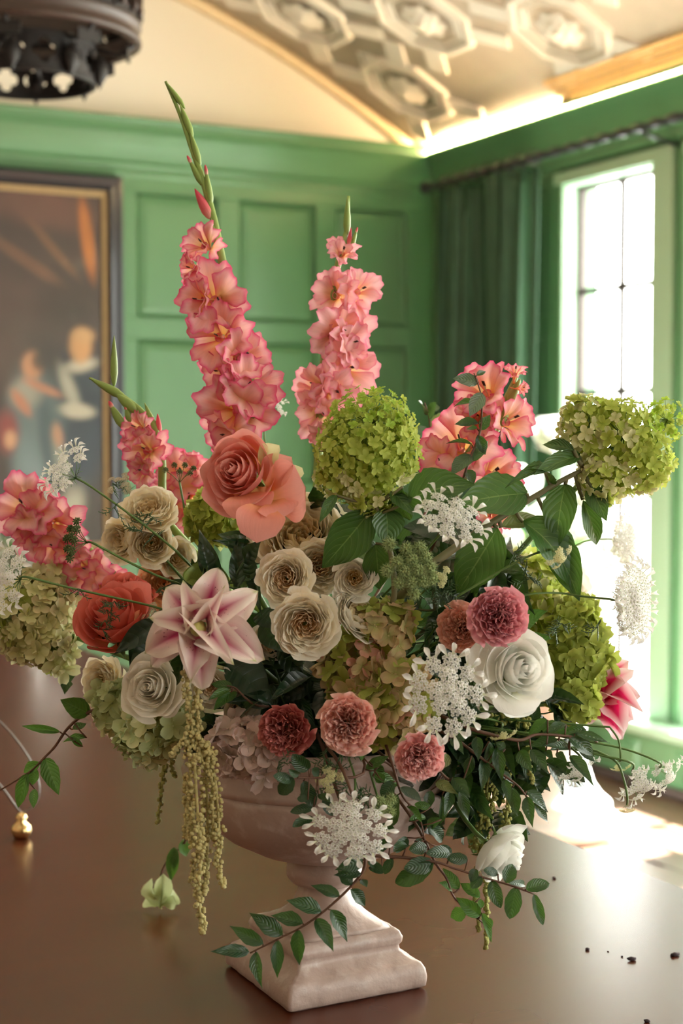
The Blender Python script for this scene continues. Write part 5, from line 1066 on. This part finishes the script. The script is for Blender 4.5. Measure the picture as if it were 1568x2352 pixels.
leafed('leaf_branch', 'thin upright twig of grey green leaves before the right gladiolus', [(1060, 1110), (1080, 1050), (1100, 1000), (1106, 950), (1104, 905), (1088, 857)],
 [(1098, 878, 1041, 868, 34, LG), (1094, 862, 1116, 852, 14), (1090, 925, 1039, 930, 18), (1108, 903, 1078, 955, 36, LG), (1098, 972, 1043, 972, 26), (1096, 985, 1070, 984, 14), (1104, 988, 1125, 952, 26), (1096, 1000, 1115, 1045, 26), (1084, 1022, 1022, 1013, 10), (1080, 1045, 1036, 1088, 40), (1085, 1060, 1120, 1010, 30), (1070, 1080, 1090, 1110, 30)], LS, 1.45, 1.45, 'ovate', rad=.0013)
leafed('leaf_branch', 'blurred dark leaf sprig behind the lime panicle and the right gladiolus', [(1010, 1080), (990, 1020), (985, 960), (975, 925)],
 [(985, 960, 1000, 925, 34), (975, 950, 965, 920, 28), (990, 985, 1030, 950, 34, LT), (985, 1000, 950, 985, 30), (1000, 1020, 960, 1030, 34), (1005, 1000, 1035, 990, 26), (985, 940, 1010, 935, 26)], LS, 1.72, 1.72, 'round', rad=.0014)
leafed('leaf_branch', 'small fresh sprig in front of the shaded spray rose under the lily', [(560, 1600), (540, 1580), (520, 1575)], [(535, 1578, 484, 1570, 24), (530, 1585, 478, 1605, 22), (530, 1590, 490, 1630, 24), (545, 1590, 510, 1615, 20)], LF, 1.41, 1.41, 'ovate', rad=.0011)
# shaded filler greenery inside the bouquet, branch by branch
random.seed(41)
fill = [(640, 1560, 'under the middle cream cluster'), (560, 1500, 'between the lily and the middle cluster'), (1000, 1480, 'beside the antique hydrangea'), (950, 1370, 'below the bristly seed heads'), (1080, 1560, 'left of the white rose'), (1230, 1600, 'between the white rose and the olive hydrangea'),
        (700, 1700, 'between the two lowest left carnations'), (880, 1770, 'above the lowest lace flower'), (1100, 1680, 'under the white rose'), (1000, 1820, 'at the lower right of the urn rim'), (600, 1280, 'behind the middle cream cluster'), (480, 1400, 'behind the lily'), (520, 1700, 'behind the blush hydrangea'), (420, 1480, 'behind the ivory rose'),
        (720, 1200, 'behind the big cream rose'), (900, 1250, 'under the tall lime panicle'), (1130, 1300, 'between the large hydrangea leaves'), (330, 1450, 'between the coral and ivory roses'), (1180, 1480, 'behind the dusty pink carnation'), (1120, 1780, 'around the olive tassels'), (760, 1560, 'left of the antique hydrangea'), (1060, 1420, 'behind the salmon carnation'), (660, 1640, 'above the deep red carnation'), (860, 1700, 'right of the light pink carnation'),
        (1060, 1760, 'right of the candy pink carnation'), (1150, 1730, 'before the olive tassels'), (1010, 1690, 'above the candy pink carnation'), (1200, 1700, 'at the right end under the white rose'), (920, 1850, 'beside the fuzzy seed head'), (1110, 1840, 'between the drooping glossy branches'), (1040, 1700, 'just above the drooping glossy branches'), (1240, 1740, 'in front of the window urn')]
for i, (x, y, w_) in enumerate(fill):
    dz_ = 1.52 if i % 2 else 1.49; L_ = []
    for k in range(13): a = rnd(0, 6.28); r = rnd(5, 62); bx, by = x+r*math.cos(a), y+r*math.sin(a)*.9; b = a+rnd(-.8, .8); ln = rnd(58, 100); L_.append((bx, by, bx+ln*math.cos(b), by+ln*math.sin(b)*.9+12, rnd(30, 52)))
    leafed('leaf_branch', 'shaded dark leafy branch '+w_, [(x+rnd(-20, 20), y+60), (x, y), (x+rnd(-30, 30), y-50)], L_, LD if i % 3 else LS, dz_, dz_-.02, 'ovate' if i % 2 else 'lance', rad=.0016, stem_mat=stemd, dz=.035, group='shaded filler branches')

# ================================================================ THINGS AROUND
# sprig fallen on the table
sg = thing('rose_bud', 'pale green drooping bud lying on the table left of the urn', 'bud', P(370, 2078, 1.80)); sg.location.z = .752; c0 = Vector(sg.location)
for k, (tx, ty, w_, n_) in enumerate([(345, 2020, 40, (-.5, 0, .8)), (375, 2008, 42, (.2, 0, .9)), (400, 2045, 44, (.6, 0, .7)), (335, 2060, 36, (-.8, .1, .6)), (362, 2035, 38, (0, .1, 1)), (405, 2075, 34, (.4, .4, .7))]):
    me = withmat(('sb', k % 2), HYS, lambda: flat_petal(.4, .2, .5, .06, 7, 'wide', k, .4, 8, 10)); b = P(368+rnd(-10, 10), 2076, 1.80); b.z = .7535+.001*k; M = between(b, P(tx, ty, 1.80+rnd(-.01, .01)), PX(w_, 1.8), V3(*n_)); M.translation = b-c0; ob('petal', me, sg, M)
ob('stem', MB().tube([P(x, y, 1.80)-c0 for (x, y) in [(366, 2040), (372, 2000), (390, 1965), (420, 1945)]]+[UC+Vector((-.10, .02, .262))-c0+Vector((0, 0, .0)), HUB-c0], .0016, 5).done('stem', bark, True), sg)
for (bx, by, tx, ty, w_) in [(400, 1945, 392, 2025, 30), (418, 1930, 428, 1968, 28), (405, 1950, 402, 2000, 22)]:
    me = withmat(('lf', 'sg'), LF, lambda: leaf('ovate')); b = P(bx, by, 1.79); M = between(b, P(tx, ty, 1.79), PX(w_, 1.8), V3(rnd(-.5, .5), .1, .9)); M.translation = b-c0; ob('leaf', me, sg, M)
# wire stand with a gilt ball foot
gold = plain('polished_gold', (.85, .60, .28), .2, metal=1, vary=.05); wire = plain('thin_steel_wire', (.25, .24, .23), .4, metal=.7)
bx = Vector((.575, 2.072, .75)); ws = thing('wire_stand', 'thin wire stand with a gold knob foot at the left edge of the table', 'stand', bx)
ob('foot', MB().lathe([(0, 0), (.010, .001), (.015, .010), (.013, .018), (.006, .025), (.009, .030), (.004, .036), (0, .037)], 16).done('foot', gold, True), ws)
def rel(px, py, d=2.129): return P(px, py, d)-bx
ob('wire_loop', MB().tube(spline([rel(50, 1868), rel(78, 1850), rel(90, 1822), rel(86, 1786), rel(66, 1740), rel(30, 1690), rel(-10, 1650), rel(-60, 1625)], 6), .0014, 6).done('wire', wire, True), ws)
ob('wire_loop', MB().tube(spline([rel(50, 1868), rel(36, 1852), rel(10, 1815), rel(-30, 1770), rel(-80, 1740)], 6), .0014, 6).done('wire', wire, True), ws)
foot2 = bpy.data.objects[ws.children[0].name].data
for dx, dy in ((-.16, .10), (-.16, -.12)):
    ob('foot', foot2, ws, Matrix.Translation((dx, dy, 0))); ob('wire_loop', MB().tube(spline([Vector((dx, dy, .036)), Vector((dx*1.1, dy*1.1, .08)), Vector((dx*.9, dy*.9, .16)), rel(-80, 1740)], 5), .0014, 6).done('wire', wire, True), ws)
# white vase of white flowers far down the table, and the white urn on a pedestal by the window
wh = plain('white_ceramic', (.90, .90, .88), .35, coat=.3)
WHB = petal_mat('distant_white_petal', [(0, (.70, .74, .55)), (1, (.86, .87, .82))], trans=.2)
def far_urn(label, loc, s, prof_, seed, hold):
    o = thing('white_urn', label, 'urn', loc, None); ob('body', MB().lathe([(r*s, z*s) for r, z in prof_], 32).done('body', wh, True), o)
    top = prof_[-1][1]*s; random.seed(seed); L = Vector(loc)
    for k, (dx, dz, r) in enumerate(hold):
        c = L+Vector((dx*.887, -dx*.462, top+dz)); q = bpy.data.objects.new('white_bloom', None); C.objects.link(q); q['label'] = 'blurred white bloom '+hold_lab[seed][k]; q['category'] = 'flower'; q['group'] = 'white blooms in the distant urns'
        q.matrix_basis = Matrix.Translation(c) @ frame((V3(dx*2, .4+dz, .8))) @ Matrix.Scale(r*.86, 4)
        for i in range(16):
            t_ = i/15; m = withmat(('fb', i), WHB, lambda: wedge(.1+.82*t_, .8-.35*t_, 1.3-.4*t_, lip=.1*t_, ruf=.04, seed=i, nu=6, nv=5)); ob('petal', m, q, Matrix.Rotation(i*2.4, 4, 'Z'))
        Mi = q.matrix_basis.inverted(); ob('stem', MB().tube([Mi @ c, Mi @ (L+Vector((0, 0, top-.02)))], .003/r, 5).done('stem', stemd, True), q)
    for k in range(8):
        a = rnd(0, 6.28); b = Vector((0, 0, top-.01)); e = b+Vector((math.cos(a)*rnd(.08, .2), math.sin(a)*rnd(.08, .2), rnd(.02, .16)))*min(1.4, s*1.2); ob('leaf', withmat(('lf', 'far'), LF, lambda: leaf('ovate')), o, between(b, e, .05, Vector((0, 0, 1))))
    return o
hold_lab = {1: ['at the top of the window urn, touching the curtain edge', 'left of centre in the window urn', 'right of centre in the window urn', 'lowest on the left side of the window urn', 'lowest on the right side of the window urn', 'in the middle of the window urn'], 2: ['at the top of the table vase', 'at the left of the table vase', 'at the right of the table vase', 'low in front of the table vase']}
PF = [(.205, 0), (.21, .02), (.205, .05), (.18, .055), (.175, .10), (.15, .12), (.12, .16), (.10, .22), (.09, .34), (.10, .42), (.13, .45), (.13, .48), (.08, .50), (.06, .56), (.07, .62), (.16, .68), (.21, .76), (.22, .84), (.235, .86), (.235, .88), (.2, .87)]
far_urn('white pedestal urn with white flowers standing on the floor by the window', (2.955, 4.12, 0), 1.0, PF, 1, [(-.02, .42, .11), (-.14, .25, .12), (.10, .24, .12), (-.17, .06, .12), (.16, .05, .12), (0, .12, .14)])
far_urn('small white footed vase of white flowers at the far end of the table', (1.13, 3.96, .75), .62, [(.12, 0), (.12, .03), (.06, .06), (.04, .14), (.07, .2), (.16, .27), (.17, .33), (.15, .33)], 2, [(0, .10, .07), (-.10, .05, .07), (.10, .05, .07), (0, .0, .08)])
# crumbs on the table top
crumb = plain('dry_crumb', (.03, .015, .02), .8)
def ontable(px, py):
    d_ = (P(px, py, 1)-EYE); t_ = (.75-EYE.z)/d_.z; return EYE+d_*t_
for k, (px_, py_, r, lab) in enumerate([(1349, 2182, .003, 'dark crumb nearest the urn on the bright part of the table'), (1396, 2186, .0012, 'tiny crumb right of the dark crumb on the table'), (1428, 2198, .0016, 'tiny crumb beside the curled petal scrap'), (1451, 2206, .0042, 'curled dark petal scrap on the bright part of the table'), (1549, 2195, .004, 'dark seed crumb at the right edge of the table'), (1486, 2348, .0035, 'dark petal scrap at the bottom right corner of the table'), (1272, 2018, .003, 'faint scrap on the table right of the hanging rose')]):
    c = ontable(px_, py_); mb = MB(); v_, f_ = ico_mesh(); mb.add([Vector(q)*(1+.5*noise.noise(Vector(q)*2+Vector((k, 0, 0)))) for q in v_], f_, None, Matrix.Translation((0, 0, r*.4)) @ Matrix.Diagonal((r*(1.6 if r > .0035 else 1), r, r*.5, 1)))
    thing('crumb', lab, 'crumb', c, 'crumbs on the table', mb.done('crumb', crumb, True))

# ================================================================ CHANDELIER
iron = plain('dark_bronze_iron', (.010, .007, .006), .6, metal=.2, vary=.3); wood = plain('dark_carved_wood', (.035, .016, .009), .5, vary=.3, scale=20)
cz = 4.0; cc = P(55, 100, cz); ch = thing('chandelier', 'dark two-tier ring chandelier pierced with quatrefoils hanging at the top left', 'chandelier', cc)
RA, RB = .300, .185
def band(r, z0, z1, th, mat, nm, n=64, lip=.006, par=None):
    return ob(nm, MB().lathe([(r-th, z0), (r, z0), (r+lip, z0+lip*.5), (r+lip, z0+lip*2), (r, z0+lip*2.6), (r, z1-lip*2.6), (r+lip, z1-lip*2), (r+lip, z1-lip*.5), (r, z1), (r-th, z1), (r-th, z0)], n).done(nm, mat, True), par or ch)
band(RA, .0, .055, .02, wood, 'outer_ring'); band(RA-.012, .075, .20, .006, wood, 'outer_drum'); band(RA+.004, .20, .235, .024, wood, 'top_ring')
def pierced(r, z0, z1, n, nm, hole):
    """ring wall made of cells, each pierced by a quatrefoil"""
    mb = MB(); H = z1-z0; zc = (z0+z1)/2
    for k in range(n):
        a0, a1 = 2*math.pi*k/n, 2*math.pi*(k+1)/n; am = (a0+a1)/2; wd = r*(a1-a0)/2; N_ = 32; inn, outr = [], []
        for i in range(N_):
            t_ = 2*math.pi*i/N_; q = hole*(.62+.38*abs(math.cos(2*t_))**.6); inn.append((q*math.cos(t_), q*math.sin(t_)))
            c_, s_ = math.cos(t_), math.sin(t_); m_ = max(abs(c_)/wd, abs(s_)/(H/2)); outr.append((c_/m_, s_/m_))
        vs_ = []
        for rr in (r, r-.006):
            for lst in (outr, inn):
                for (x, z) in lst: a = am+x/r; vs_.append((rr*math.cos(a), rr*math.sin(a), zc+z))
        fs = []
        for i in range(N_):
            j = (i+1) % N_; fs += [(i, j, N_+j, N_+i), (2*N_+i, 3*N_+i, 3*N_+j, 2*N_+j), (N_+i, N_+j, 3*N_+j, 3*N_+i)]
        mb.add(vs_, fs)
    return ob(nm, mb.done(nm, iron), ch)
pierced(RA-.004, .052, .120, 22, 'pierced_gallery', .024)
band(RB, -.108, -.098, .010, iron, 'lower_ring', lip=.003); pierced(RB, -.099, -.012, 14, 'pierced_band', .033); band(RB, -.016, -.002, .05, iron, 'lower_ring', lip=.003)
for k in range(28):
    a = 2*math.pi*k/28; p = Vector((math.cos(a)*(RA+.004), math.sin(a)*(RA+.004), 0)); ob('spindle', withmat('spin', wood, lambda: MB().lathe([(.006, .07), (.011, .085), (.006, .10), (.010, .125), (.010, .15), (.006, .17), (.011, .185), (.006, .2)], 8).done('spindle', wood, True)), ch, Matrix.Translation(p))
for k in range(8):
    a = 2*math.pi*k/8+.35; ca, sa = math.cos(a), math.sin(a)
    ob('arm', MB().tube([(ca*RB, sa*RB, -.01), (ca*(RB+.06), sa*(RB+.06), -.028), (ca*(RA-.01), sa*(RA-.01), .0)], .007, 6).done('arm', iron, True), ch)
    ob('cresting', MB().box(-.035, .035, -.004, .004, -.03, .0, Matrix.Rotation(0, 4, 'Z')).done('crest', iron), ch, Matrix.Translation((ca*(RA-.03), sa*(RA-.03), -.01)) @ Matrix.Rotation(a+math.pi/2, 4, 'Z'))
    pd = ob('pendant', withmat('pend', iron, lambda: MB().lathe([(.003, 0), (.003, -.018), (.009, -.024), (.016, -.032), (.023, -.05), (.022, -.068), (.012, -.085), (.004, -.10), (0, -.108)], 10).done('pend', iron, True)), ch, Matrix.Translation((ca*(RB+.012), sa*(RB+.012), -.012)))
for k in range(3): a = k*2.094; ob('chain', MB().tube([(math.cos(a)*RA*.95, math.sin(a)*RA*.95, .23), (0, 0, .62)], .006, 6).done('chain', iron, True), ch)
zt = VZ(3.63-cc.x)-cc.z; ob('chain', MB().tube([(0, 0, .60), (0, 0, zt+.01)], .009, 6).done('chain', iron, True), ch)
ob('canopy', MB().lathe([(.06, 0), (.05, -.02), (.015, -.05), (0, -.05)], 16, Matrix.Translation((0, 0, zt+.02))).done('canopy', iron, True), ch)
